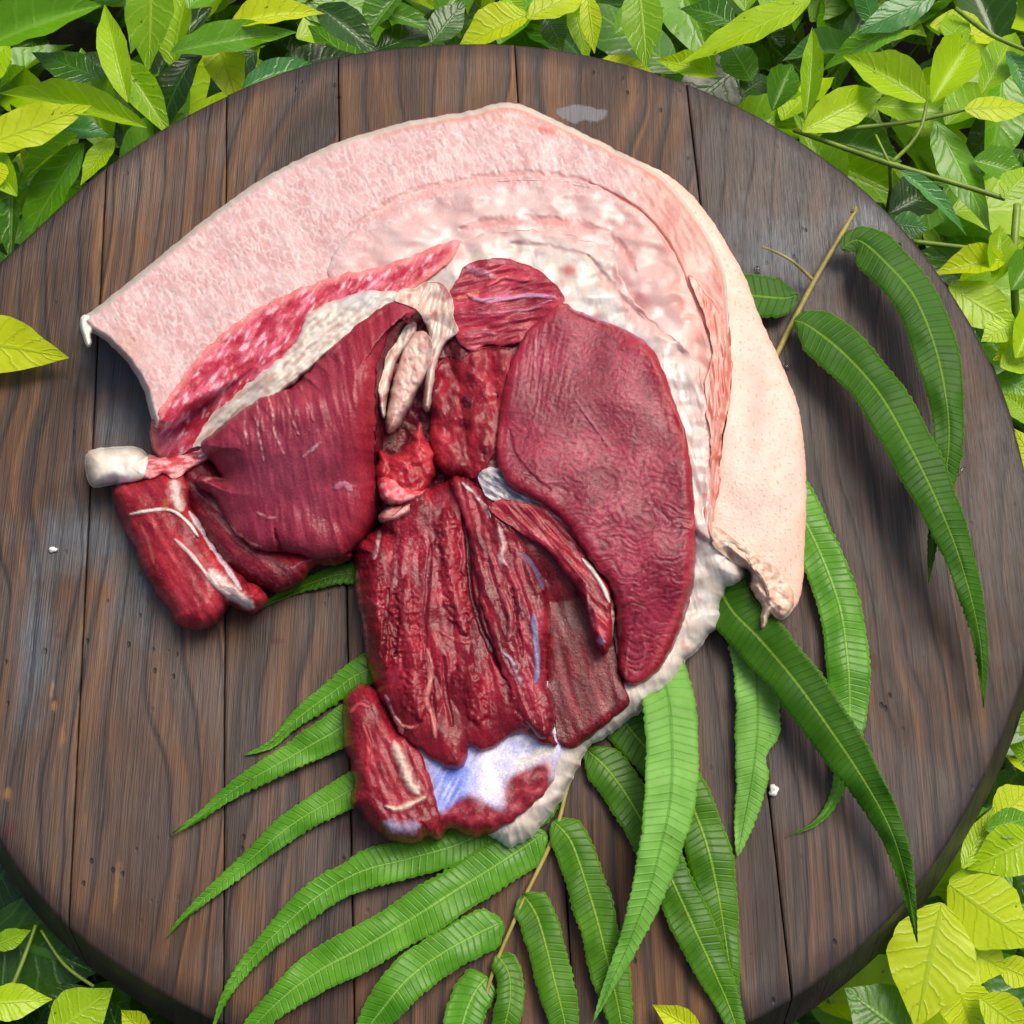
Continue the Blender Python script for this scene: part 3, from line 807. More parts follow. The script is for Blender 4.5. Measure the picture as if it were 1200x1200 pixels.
# --- thick pink fat slab below the skin
OUT = [(96,376),(112,362),(140,340),(200,291),(260,243),(320,203),(400,166),(480,143),(555,130),(572,124),(590,121),(612,124),(640,136),(680,155),(720,175),(770,202),
       (800,232),(830,275),(850,320),(856,370),(858,430),(856,470),(848,510),(840,560),(838,600),(836,640),(790,600),(760,480),(700,420),(600,380),(500,380),(400,400),(300,440),(230,480),
       (205,500),(184,502),(178,490),(168,455),(150,425),(128,402),(108,388)]
ARC = [(415,262),(470,232),(540,213),(620,206),(690,214),(725,232),(755,252),(785,290),(805,335),(822,375),(836,410)]
ARCd = spline(ARC, False, 6)
def outer_z(U, V, D):
    d = dist_poly(U, V, ARCd, False)[0]
    a = fbm(U / 70, V / 70, 2, 21) * 3.0 * mm
    n = fibre(U, V, 60, 22, 9, 22) * .7 * mm
    m = fibre(U, V, 62, 9, 2.6, 24)
    groove = -sstep(.25, .6, m) * .7 * mm * np.exp(-((V - (430 - .42 * U) + 0) / 60) ** 2)
    return a + n + groove
def outer_c(U, V, D):
    deg = 58
    n1 = fibre(U + 5 * noise(U / 15, V / 15, 38), V, deg, 17, 8, 31, 2); n2 = fbm(U / 34, V / 34, 3, 32); n3 = fibre(U, V, deg + 35, 11, 6, 35, 2)
    rd = 1 - np.abs(n1 + .5 * n3) * 3.6
    c = mix(C(228, 178, 176), C(235, 194, 192), sstep(-.35, .35, n2))
    c = mix(c, C(242, 220, 216), sstep(.2, .9, rd) * .85)
    g = sstep(.38, .6, fibre(U, V, 62, 9, 2.4, 24)) * sstep(-.1, .3, fbm(U / 80, V / 40, 2, 37))
    c = mix(c, C(186, 138, 136), g * .55)
    right = sstep(690, 800, U)
    c = mix(c, mix(C(228, 150, 134), C(240, 180, 164), sstep(-.3, .4, n2)), right * .85)
    # skin seen edge-on
    e = sstep(7, 3.0, D) if False else 1 - sstep(3.5, 6.5, D)
    out = (U + V * 0.2 < 2000) & (V < 520 - U * .2 + 60)
    c = mix(c, C(246, 234, 222), e * .9)
    e2 = (1 - sstep(6.5, 13, D)) * (1 - e) * sstep(380, 520, U)
    c = mix(c, C(228, 150, 128), e2 * .7)
    c = mix(c, C(226, 170, 150), (1 - sstep(0, 40, np.hypot(U - 150, V - 410))) * .5)
    return c
make_part('outer', 'fat_layer', OUT, .002, .034, .004, 7, outer_c, outer_z, M_FAT, pork, rough=lambda U, V, D: wet(U, V, D, .36), jit=1.0,
          undercut=3, rs=.45, side_col=C(170, 100, 70), dips=[(SOFT, .010), (MARB, .022), (STREAK, .01), (WF, .012), (HAM, .02)], label='thick pink fat under the skin with pale veined face')
# skin flap at the left corner
make_part('tip', 'rind_corner', [(94,378),(98,370),(108,372),(110,384),(106,392),(107,402),(103,406),(99,398)], .02, .033, .003, 4,
          lambda U, V, D: C(240, 232, 222) + np.zeros((len(U), 3)), None, M_RIND, pork, under=False, jit=.4, step=1.0)

# --- skin on the right side, sloping down
SK = [(742,190),(770,199),(800,220),(826,248),(850,285),(872,325),(890,372),(914,425),(934,475),(942,525),(944,580),(942,640),(939,690),(928,716),(915,726),
      (903,716),(898,690),(882,665),(860,645),(840,630),(833,612),(836,585),(843,545),(848,512),(855,470),(857,430),(855,385),(850,345),(838,300),(815,262),(785,228)]
OUTL = [(742,186),(770,197),(802,219),(828,247),(852,284),(874,324),(892,371),(916,424),(936,474),(946,525),(948,580),(946,640),(943,690),(934,724),(915,738)]
def skin_c(U, V, D):
    n = fbm(U / 50, V / 50, 3, 41); p = fbm(U / 4, V / 4, 2, 42)
    c = mix(C(234, 204, 188), C(240, 216, 202), sstep(-.3, .3, n))
    c = mix(c, C(236, 190, 168), sstep(.0, .5, n + .5 * sstep(540, 660, V) - .15) * .7)
    c = mix(c, C(210, 150, 142), np.exp(-((U - 888 + (V - 470) * .05) / 14) ** 2 - ((V - 470) / 70) ** 2) * .5)
    c = mix(c, C(222, 170, 150), sstep(.25, .6, p) * .35)
    c = mix(c, C(120, 80, 70), sstep(.52, .62, noise(U / 3.1, V / 3.1, 47)) * .4)
    c = mix(c, C(238, 180, 150), (1 - sstep(0, 7, D)) * .4)
    return c
make_part('rind', 'rind', SK, .002, .008, lambda U, V: .030 - .010 * sstep(480, 700, V), 88, skin_c,
          lambda U, V, D: fbm(U / 55, V / 70, 2, 43) * 2.5 * mm - np.exp(-((U - 886) / 16) ** 2 - ((V - 460) / 90) ** 2) * 2 * mm + fibre(U, V, 20, 5, 2.2, 44, 2) * .22 * mm,
          M_RIND, pork, under=False, dline=OUTL, rough=.5, pw=1.8, jit=.8, undercut=3)

# --- soft lumpy fat inside the arc

def soft_c(U, V, D):
    return mix(outer_c(U, V, D * 0 + 99), soft_c0(U, V, D), sstep(0, 42, D) * .8 + .2 * sstep(700, 800, U))
def soft_c0(U, V, D):
    n = fbm(U / 46, V / 34, 2, 51); m = fbm(U / 22, V / 16, 2, 52) * .6
    c = mix(C(232, 186, 180), C(240, 212, 206), sstep(-.4, .4, n + .4 * m))
    c = mix(c, C(244, 226, 220), sstep(.25, .55, m + n * .5) * .5)
    dk = np.exp(-((U - 745) / 22) ** 2 - ((V - 345 - (U - 745) * .9) / 26) ** 2)
    c = mix(c, C(196, 84, 92), dk * .7 * sstep(-.5, .2, m))
    r = np.exp(-((U - (812 + (V - 380) * .16)) / 11) ** 2) * sstep(300, 350, V)
    c = mix(c, C(230, 140, 126), r * .75)
    l = sstep(445, 395, U) if False else 1 - sstep(400, 500, U)
    c = mix(c, C(236, 190, 186), l * .5)
    c = mix(c, C(236, 198, 192), (1 - sstep(2, 20, D)) * .6 * (1 - sstep(680, 760, U)))
    return c
make_part('soft', 'soft_fat', SOFT, .012, lambda U, V: .0368 - .003 * sstep(640, 740, U), .002, 22, soft_c,
          lambda U, V, D: (fbm(U / 50, V / 32, 2, 53) * 4.0 + fbm(U / 17, V / 13, 1, 54) * .7) * mm * sstep(0, 16, D), M_FAT, pork, rough=lambda U, V, D: wet(U, V, D, .28), jit=1.6, gap=.0001, rs=.5, dips=[(WF, .012), (MEM, .004), (MARB, .01)])

# narrow orange membrane lying on the right between fat and skin
def mem_c(U, V, D):
    n = fbm(U / 18, V / 26, 3, 56)
    return mix(mix(C(222, 122, 104), C(238, 168, 150), sstep(-.3, .3, n)), C(190, 80, 74), sstep(.2, .5, fibre(U, V, 80, 30, 4, 57)) * .6)
make_part('mem', 'membrane', MEM,
          .016, .0335, .0022, 6, mem_c, lambda U, V, D: fibre(U, V, 85, 30, 4, 58) * 1.2 * mm, M_FAT, pork, rough=.25, jit=2.0)

# --- white fat that wraps the eye muscle, ragged to the lower right

def white_c(U, V, D):
    n = fbm(U / 26, V / 24, 3, 61); m = fbm(U / 9, V / 9, 2, 62); st = fibre(U, V, 75, 30, 4, 63)
    c = mix(C(224, 210, 196), C(242, 236, 228), sstep(-.3, .25, n + .4 * m))
    c = mix(c, C(206, 200, 208), sstep(.1, .45, st) * .5)
    c = mix(c, C(236, 196, 188), (1 - sstep(4, 26, D)) * .75 * (1 - sstep(560, 640, V)))
    c = mix(c, C(214, 132, 130), sstep(.15, .45, fbm(U / 16, V / 30, 2, 69)) * .45 * (1 - sstep(560, 640, V)))
    c = mix(c, C(240, 216, 190), sstep(700, 760, V) * .45 * sstep(-.2, .3, n))
    c = mix(c, C(214, 120, 110), sstep(.42, .62, n) * .5)
    c = mix(c, C(214, 96, 90), np.exp(-((U - 668) / 13) ** 2 - ((V - 317) / 6) ** 2) * .8)
    c = mix(c, C(190, 186, 214), np.exp(-((U - 715) / 45) ** 2 - ((V - 385 - (U - 715) * .45) / 9) ** 2) * .6)
    return c
def wf_h(U, V): return .010 + .004 * np.exp(-((U - 660) / 80) ** 2 - ((V - 310) / 40) ** 2) + .004 * sstep(600, 480, V) * 1.0
def wf_ze(U, V): return .026 - .020 * sstep(590, 720, V) * 1.0 + .004 * (1 - sstep(330, 420, V))
make_part('white', 'white_fat', WF, .004, wf_ze, lambda U, V: .009 + .006 * sstep(560, 700, V) - 0.003 * sstep(900, 960, V), 30, white_c,
          lambda U, V, D: fbm(U / 44, V / 34, 2, 64) * 4.0 * mm + fbm(U / 17, V / 14, 1, 66) * .5 * mm + fibre(U, V, 75, 30, 6, 65) * .8 * mm * sstep(380, 450, V), M_FAT, pork, rough=lambda U, V, D: wet(U, V, D, .28), jit=3.2, undercut=6, rs=.65, dips=[(UPPER, .010), (CLEFT, .02), (SMALL, .02), (LOW, .02), (FLAT, .02), (EYE, .02)])

# skin fold at the lower right
def fold_c(U, V, D):
    n = fbm(U / 10, V / 10, 3, 66)
    c = mix(C(238, 196, 170), C(246, 226, 204), sstep(-.3, .3, n))
    c = mix(c, C(226, 160, 136), sstep(.1, .5, fibre(U, V, 45, 30, 5, 67)) * .7)
    return c
make_part('fold', 'fat_fold', [(832,618),(848,622),(866,636),(888,650),(908,664),(922,680),(930,700),(926,716),(915,727),(904,722),(900,730),(893,738),(889,722),(893,712),(884,700),(878,688),(880,672),(868,664),(850,652),(836,640)],
          .003, .012, .011, 12, fold_c, lambda U, V, D: fbm(U / 12, V / 12, 3, 68) * 3.0 * mm, M_FAT, pork, rough=.3, jit=1.6)

# --- marbled red strip
def marb_c(U, V, D):
    n = fibre(U, V, -38, 34, 13, 71); m = fibre(U, V, -56, 18, 5, 72); k = fbm(U / 30, V / 30, 2, 73)
    c = mix(C(176, 44, 62), C(206, 96, 108), sstep(-.25, .35, n + .3 * k))
    c = mix(c, C(238, 196, 194), sstep(.18, .5, m + .3 * n) * .7)
    c = mix(c, C(134, 24, 40), sstep(.2, .5, -m) * .5)
    c = mix(c, C(236, 150, 132), (1 - sstep(2, 11, D)) * .55)
    return c
def strip_ze(U, V): return .014 + .022 * sstep(180, 330, U)
make_part('marb', 'marbled_strip', MARB, .003, strip_ze, .005, 14, marb_c,
          lambda U, V, D: fibre(U, V, -38, 34, 12, 74) * 2.6 * mm + fibre(U, V, -62, 14, 5, 75, 2) * .7 * mm, M_MUSCLE, pork, rough=lambda U, V, D: wet(U, V, D, .22), jit=2.0, dips=[(HAM, .025), (STREAK, .004)])

# --- white fat streak on the left
def streak_c(U, V, D):
    n = fibre(U, V, -42, 26, 5, 81); m = fbm(U / 7, V / 7, 2, 82)
    c = mix(C(214, 194, 178), C(240, 230, 218), sstep(-.3, .25, n + .4 * m))
    c = mix(c, C(222, 150, 140), sstep(.3, .55, -n) * .6)
    c = mix(c, C(206, 208, 214), np.exp(-((U - 425) / 30) ** 2 - ((V - 350) / 12) ** 2) * .7)
    return c
make_part('streak', 'fat_streak', STREAK,
          .010, lambda U, V: .0215 + .020 * sstep(230, 330, U), .0035, 9, streak_c, lambda U, V, D: fibre(U, V, -42, 30, 7, 83) * 1.3 * mm + fbm(U / 14, V / 14, 2, 84) * mm, M_FAT, pork,
          rough=lambda U, V, D: wet(U, V, D, .3), jit=2.4, dips=[(HAM, .025)])

# --- dark muscle under the ham, then the shank, then the ham itself
A1, A2, A3 = C(104, 20, 34), C(150, 38, 50), C(176, 50, 62)
make_part('dark', 'muscle', [(205,540),(240,525),(270,560),(330,640),(400,640),(412,652),(395,662),(370,664),(352,682),(330,692),(308,690),(285,676),(262,662),(238,625),(215,592),(202,570)], .003, .008, .012, 26,
          lambda U, V, D: red_col(U, V, D, C(84, 14, 26), C(122, 26, 38), C(140, 34, 44), 40, 91, .12), lambda U, V, D: fibre(U, V, 40, 40, 10, 92) * 1.5 * mm, M_MUSCLE, pork, rough=.28)
make_part('shank', 'shank_muscle', [(134,572),(150,560),(176,552),(205,548),(220,565),(222,590),(236,618),(262,656),(288,678),(312,694),(311,708),(298,719),(284,716),(270,708),(264,716),(256,728),(238,737),(222,736),
          (206,728),(199,714),(186,700),(180,690),(168,668),(158,640),(146,615),(136,592)], .002, .006, .019, 30,
          lambda U, V, D: red_col(U, V, D, C(128, 22, 32), C(168, 40, 48), C(184, 66, 74), 58, 95, .22), lambda U, V, D: fibre(U, V, 58, 60, 18, 96) * 2.2 * mm + fbm(U / 14, V / 14, 2, 97) * .6 * mm,
          M_MUSCLE, pork, rough=lambda U, V, D: wet(U, V, D, .2), jit=2.0, undercut=7)
make_part('lip', 'connective_tissue', [(163,545),(172,534),(188,536),(210,534),(232,528),(240,520),(246,526),(238,542),(222,548),(214,556),(204,562),(190,556),(172,562),(163,558)], .012, .019, .004, 7,
          lambda U, V, D: mix(C(196, 70, 72), C(232, 160, 150), sstep(-.3, .3, fibre(U, V, -10, 18, 4, 98))), lambda U, V, D: fbm(U / 9, V / 9, 3, 99) * 2 * mm, M_MUSCLE, pork, rough=.24)
make_part('bone', 'bone_end', [(101,551),(100,540),(104,530),(114,526),(132,525),(152,524),(166,527),(173,536),(172,548),(168,560),(156,565),(140,566),(124,569),(110,571),(104,563)], .006, .013, .012, 20,
          lambda U, V, D: mix(mix(C(226, 216, 200), C(238, 234, 226), sstep(-.2, .3, fbm(U / 14, V / 14, 2, 101))), C(214, 190, 150), (1 - sstep(100, 122, U)) * .6),
          lambda U, V, D: fbm(U / 14, V / 14, 2, 102) * .7 * mm, M_BONE, pork, rough=.3, pw=2.0, jit=.6, undercut=8)

def ham_c(U, V, D):
    c = red_col(U, V, D, C(124, 32, 48), C(152, 50, 64), C(164, 58, 70), 78, 105, .05)
    c = mix(c, C(150, 26, 38), np.exp(-((U - 430) / 30) ** 2) * .6)
    c = mix(c, C(138, 62, 78), np.exp(-((U - 330) / 70) ** 2 - ((V - 550) / 45) ** 2) * .5)
    return c
make_part('ham', 'ham_muscle', HAM, .008, lambda U, V: .018 + .016 * sstep(620, 470, V) + 0 * U if False else .018 + .018 * (1 - sstep(470, 620, V)), .014, 44, ham_c,
          lambda U, V, D: fbm(U / 70, V / 70, 2, 106) * 5 * mm + fibre(U, V, 80, 42, 9, 107) * 1.3 * mm + fibre(U, V, 88, 30, 6, 108, 2) * .9 * mm * np.exp(-((U - 320) / 50) ** 2 - ((V - 500) / 45) ** 2) * 2,
          M_MUSCLE, pork, rough=lambda U, V, D: wet(U, V, D, .26), pw=2.0, jit=1.6, undercut=9, lift=False, label='large rounded dark red muscle on the left')

# --- centre: cleft, webs, small muscles
make_part('cleft', 'muscle', CLEFT, .004, lambda U, V: .016 + .014 * (1 - sstep(410, 500, V)), .004, 20,
          lambda U, V, D: red_col(U, V, D, C(70, 10, 20), C(104, 18, 30), C(120, 24, 36), 70, 111, .1), lambda U, V, D: fbm(U / 18, V / 18, 3, 112) * 4 * mm, M_MUSCLE, pork, rough=.28)
U1, U2, U3 = C(140, 34, 48), C(176, 52, 66), C(190, 90, 112)
make_part('upper', 'muscle', UPPER, .012, .030, .009, 20,
          lambda U, V, D: red_col(U, V, D, U1, U2, U3, -12, 115, .3), lambda U, V, D: fibre(U, V, -14, 34, 6, 116) * 2.4 * mm + fibre(U, V, -20, 12, 2.6, 117, 2) * .5 * mm, M_MUSCLE, pork, rough=lambda U, V, D: wet(U, V, D, .2), jit=1.5)
def web_c(U, V, D):
    n = fibre(U, V, 105, 22, 4, 121)
    return mix(mix(C(222, 188, 172), C(240, 224, 210), sstep(-.3, .3, n)), C(206, 120, 120), sstep(.1, .4, fbm(U / 14, V / 20, 2, 127)) * .8)
make_part('web', 'fat_web', [(500,330),(520,334),(530,352),(532,374),(537,388),(526,398),(516,412),(512,430),(508,455),(503,482),(496,476),(498,450),(500,425),(504,405),(503,392),(500,380),(490,366),(478,358),(462,352),(470,340),(486,338)], .02, .036, .0025, 8, web_c,
          lambda U, V, D: fibre(U, V, 105, 24, 4, 122) * 1.8 * mm, M_FAT, pork, rough=.26, jit=1.2)
def web2_c(U, V, D):
    n = fbm(U / 9, V / 14, 3, 123)
    return mix(mix(C(226, 176, 168), C(238, 212, 196), sstep(-.3, .3, n)), C(196, 110, 110), sstep(.2, .5, fibre(U, V, 105, 20, 4, 124)) * .5)
make_part('web', 'fat_web', [(482,392),(496,388),(506,400),(506,420),(498,440),(488,462),(478,482),(466,502),(456,508),(452,496),(456,470),(460,448),(468,425),(474,405)], .014, .030, .006, 12, web2_c,
          lambda U, V, D: fbm(U / 10, V / 12, 3, 125) * 1.8 * mm, M_FAT, pork, rough=.3, jit=1.2)
make_part('web', 'fat_web', [(444,458),(448,440),(452,420),(462,404),(470,390),(478,380),(488,378),(486,390),(476,404),(466,420),(458,445),(452,470),(450,490),(446,480)], .02, .036, .003, 6, web_c,
          lambda U, V, D: fibre(U, V, 100, 18, 4, 126) * 1.4 * mm, M_FAT, pork, rough=.28, jit=1.4)
make_part('small', 'muscle', SMALL, .008, .022, .011, 18,
          lambda U, V, D: red_col(U, V, D, C(116, 16, 28), C(152, 28, 40), C(176, 46, 56), 95, 131, .2), lambda U, V, D: fbm(U / 26, V / 26, 2, 132) * 5 * mm + fibre(U, V, 60, 16, 7, 133) * .9 * mm, M_MUSCLE, pork,
          rough=lambda U, V, D: wet(U, V, D, .18), jit=2)
STROKES.append(([(533,420),(542,428),(550,422),(556,410),(570,408)], 5, C(236,180,170), .8, .6, 'small'))
make_part('bit', 'meat_flap', [(446,528),(456,534),(468,528),(480,520),(488,500),(494,496),(497,512),(506,528),(510,548),(506,566),(494,580),(478,590),(462,588),(446,576),(441,556)], .012, .026, .008, 12,
          lambda U, V, D: red_col(U, V, D, C(150, 26, 36), C(184, 48, 54), C(210, 90, 90), 30, 135, .35), lambda U, V, D: fbm(U / 15, V / 15, 2, 136) * 5 * mm, M_MUSCLE, pork, rough=.2, jit=2.6)
make_part('bit', 'meat_flap', [(447,560),(462,564),(475,574),(492,576),(500,572),(494,584),(478,592),(460,592),(446,582)], .022, .032, .005, 8,
          lambda U, V, D: mix(C(200, 70, 74), C(228, 140, 132), sstep(-.2, .3, fbm(U / 8, V / 8, 2, 137))), None, M_MUSCLE, pork, rough=.22, jit=1)
make_part('bit', 'fat_bit', [(444,604),(456,594),(470,592),(482,588),(484,600),(472,610),(456,614),(446,612)], .02, .029, .006, 8,
          lambda U, V, D: mix(C(214, 130, 122), C(236, 190, 176), sstep(-.2, .3, fbm(U / 8, V / 8, 2, 138))), None, M_FAT, pork, rough=.26, jit=1)

# --- lower muscles
def fascia_c(U, V, D):
    st = fibre(U, V, -62, 90, 5, 141, 2); n = fbm(U / 34, V / 34, 2, 142)
    c = mix(C(196, 196, 216), C(232, 228, 232), sstep(-.2, .3, n + st * .5))
    c = mix(c, C(96, 122, 200), sstep(-.2, .3, st * .6 + n * .3 + .2) * .95 * np.exp(-((U - 530) / 36) ** 2))
    rm = sstep(-.04, .10, (V - (938 + 10 * np.sin(U / 13.0) - .04 * (U - 560))) / 100)
    red = mix(C(112, 18, 30), C(150, 40, 50), sstep(-.2, .3, fbm(U / 12, V / 12, 3, 143)))
    c = mix(c, red, rm)
    rr_ = np.exp(-(((U - 618) / 30) ** 4 + ((V - 925 + (U - 618) * .45) / 26) ** 4))
    c = mix(c, red, np.clip(rr_ * 1.4, 0, 1))
    c = mix(c, C(240, 232, 226), np.exp(-((U - 572 + (V - 920) * .2) / 15) ** 2) * sstep(950, 925, V) if False else np.exp(-((U - 574) / 14) ** 2) * (1 - sstep(925, 948, V)) * .9)
    left = 1 - sstep(488, 512, U)
    c = mix(c, C(110, 30, 44), left * .8)
    return c
make_part('fascia', 'silverskin', [(470,860),(520,850),(600,850),(640,800),(650,800),(658,860),(655,885),(650,905),(642,925),(622,945),(602,962),(580,974),(556,982),(530,972),(512,985),(496,968),(478,920)], .004, .014, .009, 20, fascia_c,
          lambda U, V, D: fibre(U, V, -62, 90, 6, 144, 2) * .7 * mm + fbm(U / 26, V / 26, 2, 145) * 2.4 * mm, M_MUSCLE, pork, rough=lambda U, V, D: wet(U, V, D, .24), jit=2.4)
make_part('flat', 'muscle', FLAT, .006, .016, .008, 14,
          lambda U, V, D: red_col(U, V, D, C(84, 6, 18), C(112, 12, 24), C(128, 20, 30), 72, 151, .0), lambda U, V, D: fibre(U, V, 72, 80, 22, 152) * 2.0 * mm, M_MUSCLE, pork, rough=lambda U, V, D: wet(U, V, D, .26), jit=1.6)
make_part('lobe', 'muscle', [(402,836),(404,820),(414,806),(430,802),(446,812),(458,836),(470,856),(486,872),(500,900),(512,940),(514,968),(500,982),(480,989),(460,985),(440,972),(424,952),(412,940),(416,920),(412,895),(402,866)], .002, .011, .016, 24,
          lambda U, V, D: red_col(U, V, D, C(116, 18, 30), C(150, 34, 44), C(168, 50, 58), 68, 155, .2), lambda U, V, D: fibre(U, V, 68, 50, 16, 156) * 2.8 * mm + fbm(U / 14, V / 14, 2, 157) * .8 * mm, M_MUSCLE, pork,
          rough=lambda U, V, D: wet(U, V, D, .2), jit=2.0, undercut=7)

def low_c(U, V, D):
    c = red_col(U, V, D, C(104, 10, 24), C(142, 22, 38), C(160, 36, 50), 82, 161, .12)
    w_ = sstep(.1, .5, fbm(U / 3.2, V / 3.2, 2, 162)) * np.exp(-((U - 495) / 45) ** 2 - ((V - 650) / 50) ** 2)
    c = mix(c, C(196, 110, 118), w_ * .6)
    c = mix(c, C(110, 18, 26), sstep(800, 850, V) * .4)
    return c
def low_z(U, V, D):
    return (fbm(U / 46, V / 80, 2, 163) * 10 + fibre(U + 14 * noise(U / 50, V / 60, 160), V, 80, 60, 26, 164) * 3.0 + (1 - np.abs(fibre(U, V, 84, 70, 22, 169, 2)) * 5).clip(-1, 1) * -1.2 + fbm(U / 14, V / 16, 2, 165) * 1.5 + fbm(U / 4, V / 4, 2, 166) * .22) * mm
make_part('low', 'muscle', LOW, .004, .014, .018, 34, low_c, low_z, M_MUSCLE, pork, rough=lambda U, V, D: wet(U, V, D, .2), pw=2.0, jit=2.4, undercut=8, lift=False, rs=.27, label='large bright red muscle at the bottom, deeply creased')
STRIP = [(528,562),(545,560),(560,572),(578,592),(596,616),(612,640),(628,664),(640,690),(644,730),(640,770),(641,800),(650,830),(646,862),(634,866),(618,850),(606,826),(590,790),(575,745),(562,700),(556,660),(545,610)]
make_part('strip', 'muscle', STRIP, .02, .028, .007, 14, lambda U, V, D: red_col(U, V, D, C(100, 12, 26), C(138, 26, 40), C(160, 48, 60), 70, 171, .2),
          lambda U, V, D: fibre(U, V, 72, 54, 10, 172) * 2.8 * mm + fbm(U / 8, V / 8, 2, 173) * .9 * mm, M_MUSCLE, pork, rough=lambda U, V, D: wet(U, V, D, .2), jit=2.4, undercut=4)
make_part('gap', 'silverskin', [(560,556),(580,548),(604,562),(640,590),(664,612),(650,620),(620,604),(590,590),(570,580)], .018, .029, .003, 7,
          lambda U, V, D: mix(C(130, 130, 150), C(216, 208, 206), sstep(-.2, .3, fibre(U, V, 35, 20, 5, 175))), lambda U, V, D: fibre(U, V, 35, 20, 5, 176) * 2 * mm, M_FAT, pork, rough=.24, jit=2)
make_part('flap', 'muscle', [(572,592),(590,584),(612,588),(640,594),(658,606),(672,622),(688,644),(704,668),(716,688),(721,710),(719,745),(712,764),(704,762),(694,745),(686,715),(676,690),(660,668),(640,645),(618,630),(596,614),(580,604)], .018, .031, .006, 10,
          lambda U, V, D: red_col(U, V, D, C(126, 20, 34), C(162, 36, 48), C(190, 70, 80), 48, 181, .4), lambda U, V, D: fibre(U, V, 48, 44, 8, 182) * 2.4 * mm, M_MUSCLE, pork, rough=lambda U, V, D: wet(U, V, D, .2), jit=1.8, undercut=3)

# --- the eye muscle, a flat cut face of fine wrinkled grain

def wrinkle(U, V):
    wx = noise(U / 26, V / 22, 201); wy = noise(U / 22, V / 26, 202)
    n1 = noise(U / 12 + 1.6 * wx, V / 4.0 + 2.6 * wy, 203)
    n2 = noise(U / 5.5 + 1.5 * wy, V / 4.2 + 1.5 * wx, 204)
    return n1, n2
def eye_c(U, V, D):
    f = fbm(U / 60, V / 60, 3, 205); s = fbm(U / 2.8, V / 2.8, 2, 206)
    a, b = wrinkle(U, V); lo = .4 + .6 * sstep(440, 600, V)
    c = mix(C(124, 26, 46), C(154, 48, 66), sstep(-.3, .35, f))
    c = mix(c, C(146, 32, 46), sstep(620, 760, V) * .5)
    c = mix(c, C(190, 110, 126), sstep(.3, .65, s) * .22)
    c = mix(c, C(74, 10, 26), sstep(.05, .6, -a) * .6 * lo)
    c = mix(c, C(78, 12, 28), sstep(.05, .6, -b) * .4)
    c = mix(c, C(176, 90, 104), sstep(.15, .6, a) * .2 * lo)
    c = mix(c, C(158, 30, 40), (1 - sstep(4, 16, D)) * .45)
    return c
def eye_z(U, V, D):
    a, b = wrinkle(U, V)
    k = .3 + .7 * sstep(480, 640, V)
    st = fibre(U, V, 100, 40, 4, 209, 2) * np.exp(-((U - 630) / 35) ** 2 - ((V - 420) / 60) ** 2)
    return (a * .27 * k + b * .11 + fbm(U / 80, V / 80, 2, 210) * 2.2 + st * .5) * mm
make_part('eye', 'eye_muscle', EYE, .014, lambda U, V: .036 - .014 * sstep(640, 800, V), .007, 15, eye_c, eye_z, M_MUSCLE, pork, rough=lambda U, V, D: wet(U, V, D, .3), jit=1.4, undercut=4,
          lift=False, gap=.002, rs=1.0, label='large flat purple red muscle face with fine wrinkles on the right')

# ------------------------------------------------------------------ fern frond running under the meat
fern = empty('fern_frond', tuple(PV(640, 960, 0.001)))
tag(fern, 'long green fern frond with ribbed leaflets fanned out under the meat', 'fern frond')
def tube(name, pts, radii, mat, parent, seg=8):
    pts = [Vector(p) for p in pts]; V_, F_ = [], []
    for i, p in enumerate(pts):
        d = (pts[min(i + 1, len(pts) - 1)] - pts[max(i - 1, 0)]).normalized()
        a = d.cross(Vector((0, 0, 1)));  a = a.normalized() if a.length > 1e-4 else Vector((1, 0, 0))
        b = a.cross(d)
        for k in range(seg):
            t_ = 2 * math.pi * k / seg
            V_.append(tuple(p + (a * math.cos(t_) + b * math.sin(t_)) * radii[i]))
    n = len(pts)
    for i in range(n - 1):
        for k in range(seg):
            F_.append((i * seg + k, i * seg + (k + 1) % seg, (i + 1) * seg + (k + 1) % seg, (i + 1) * seg + k))
    V_.append(tuple(pts[0])); V_.append(tuple(pts[-1]))
    for k in range(seg):
        F_.append((len(V_) - 2, (k + 1) % seg, k, k)[:3]); F_.append((len(V_) - 1, (n - 1) * seg + k, (n - 1) * seg + (k + 1) % seg)[:3])
    return mesh_obj(name, V_, [tuple(f) for f in F_], mat, parent)
def px_tube(name, pts, mat, parent, step=8):
    """pts: (u, v, height, radius)"""
    s = spline(pts, False, step)
    # interpolate height and radius along
    return tube(name, P(s[:, 0], s[:, 1], s[:, 2]), s[:, 3], mat, parent)
def s4(pts, step):
    """spline for points that carry extra columns"""
    return spline(pts, False, step)
rp = [(1003,246,.010,.0012),(980,285,.0085,.0012),(955,328,.006,.00125),(934,368,.004,.0014),(912,412,.0022,.0014),(850,540,.0012,.0013),(760,720,.0011,.0012),(700,845,.0011,.0011),(680,886,.002,.00095),
      (664,925,.003,.0009),(655,962,.0035,.0009),(640,1000,.0035,.0009),(618,1045,.0035,.00085),(600,1085,.0035,.0008),(583,1125,.0035,.0008),(570,1165,.0035,.00075),(562,1212,.0035,.0007)]
px_tube('rachis', rp, M_RACHIS, fern)
px_tube('side_stem', [(952,328,.006,.0009),(940,316,.009,.0008),(925,304,.013,.0007),(908,295,.014,.0007),(893,289,.012,.0005)], M_RACHIS, fern, 4)
tube('broken_tip', P([1003,1006,1001,1004], [247,243,238,234], [.010,.0105,.0105,.011]) if False else P([999,1004], [250,242], [.0095,.011]), [.0017, .0008], M_RACHIS, fern, 5)

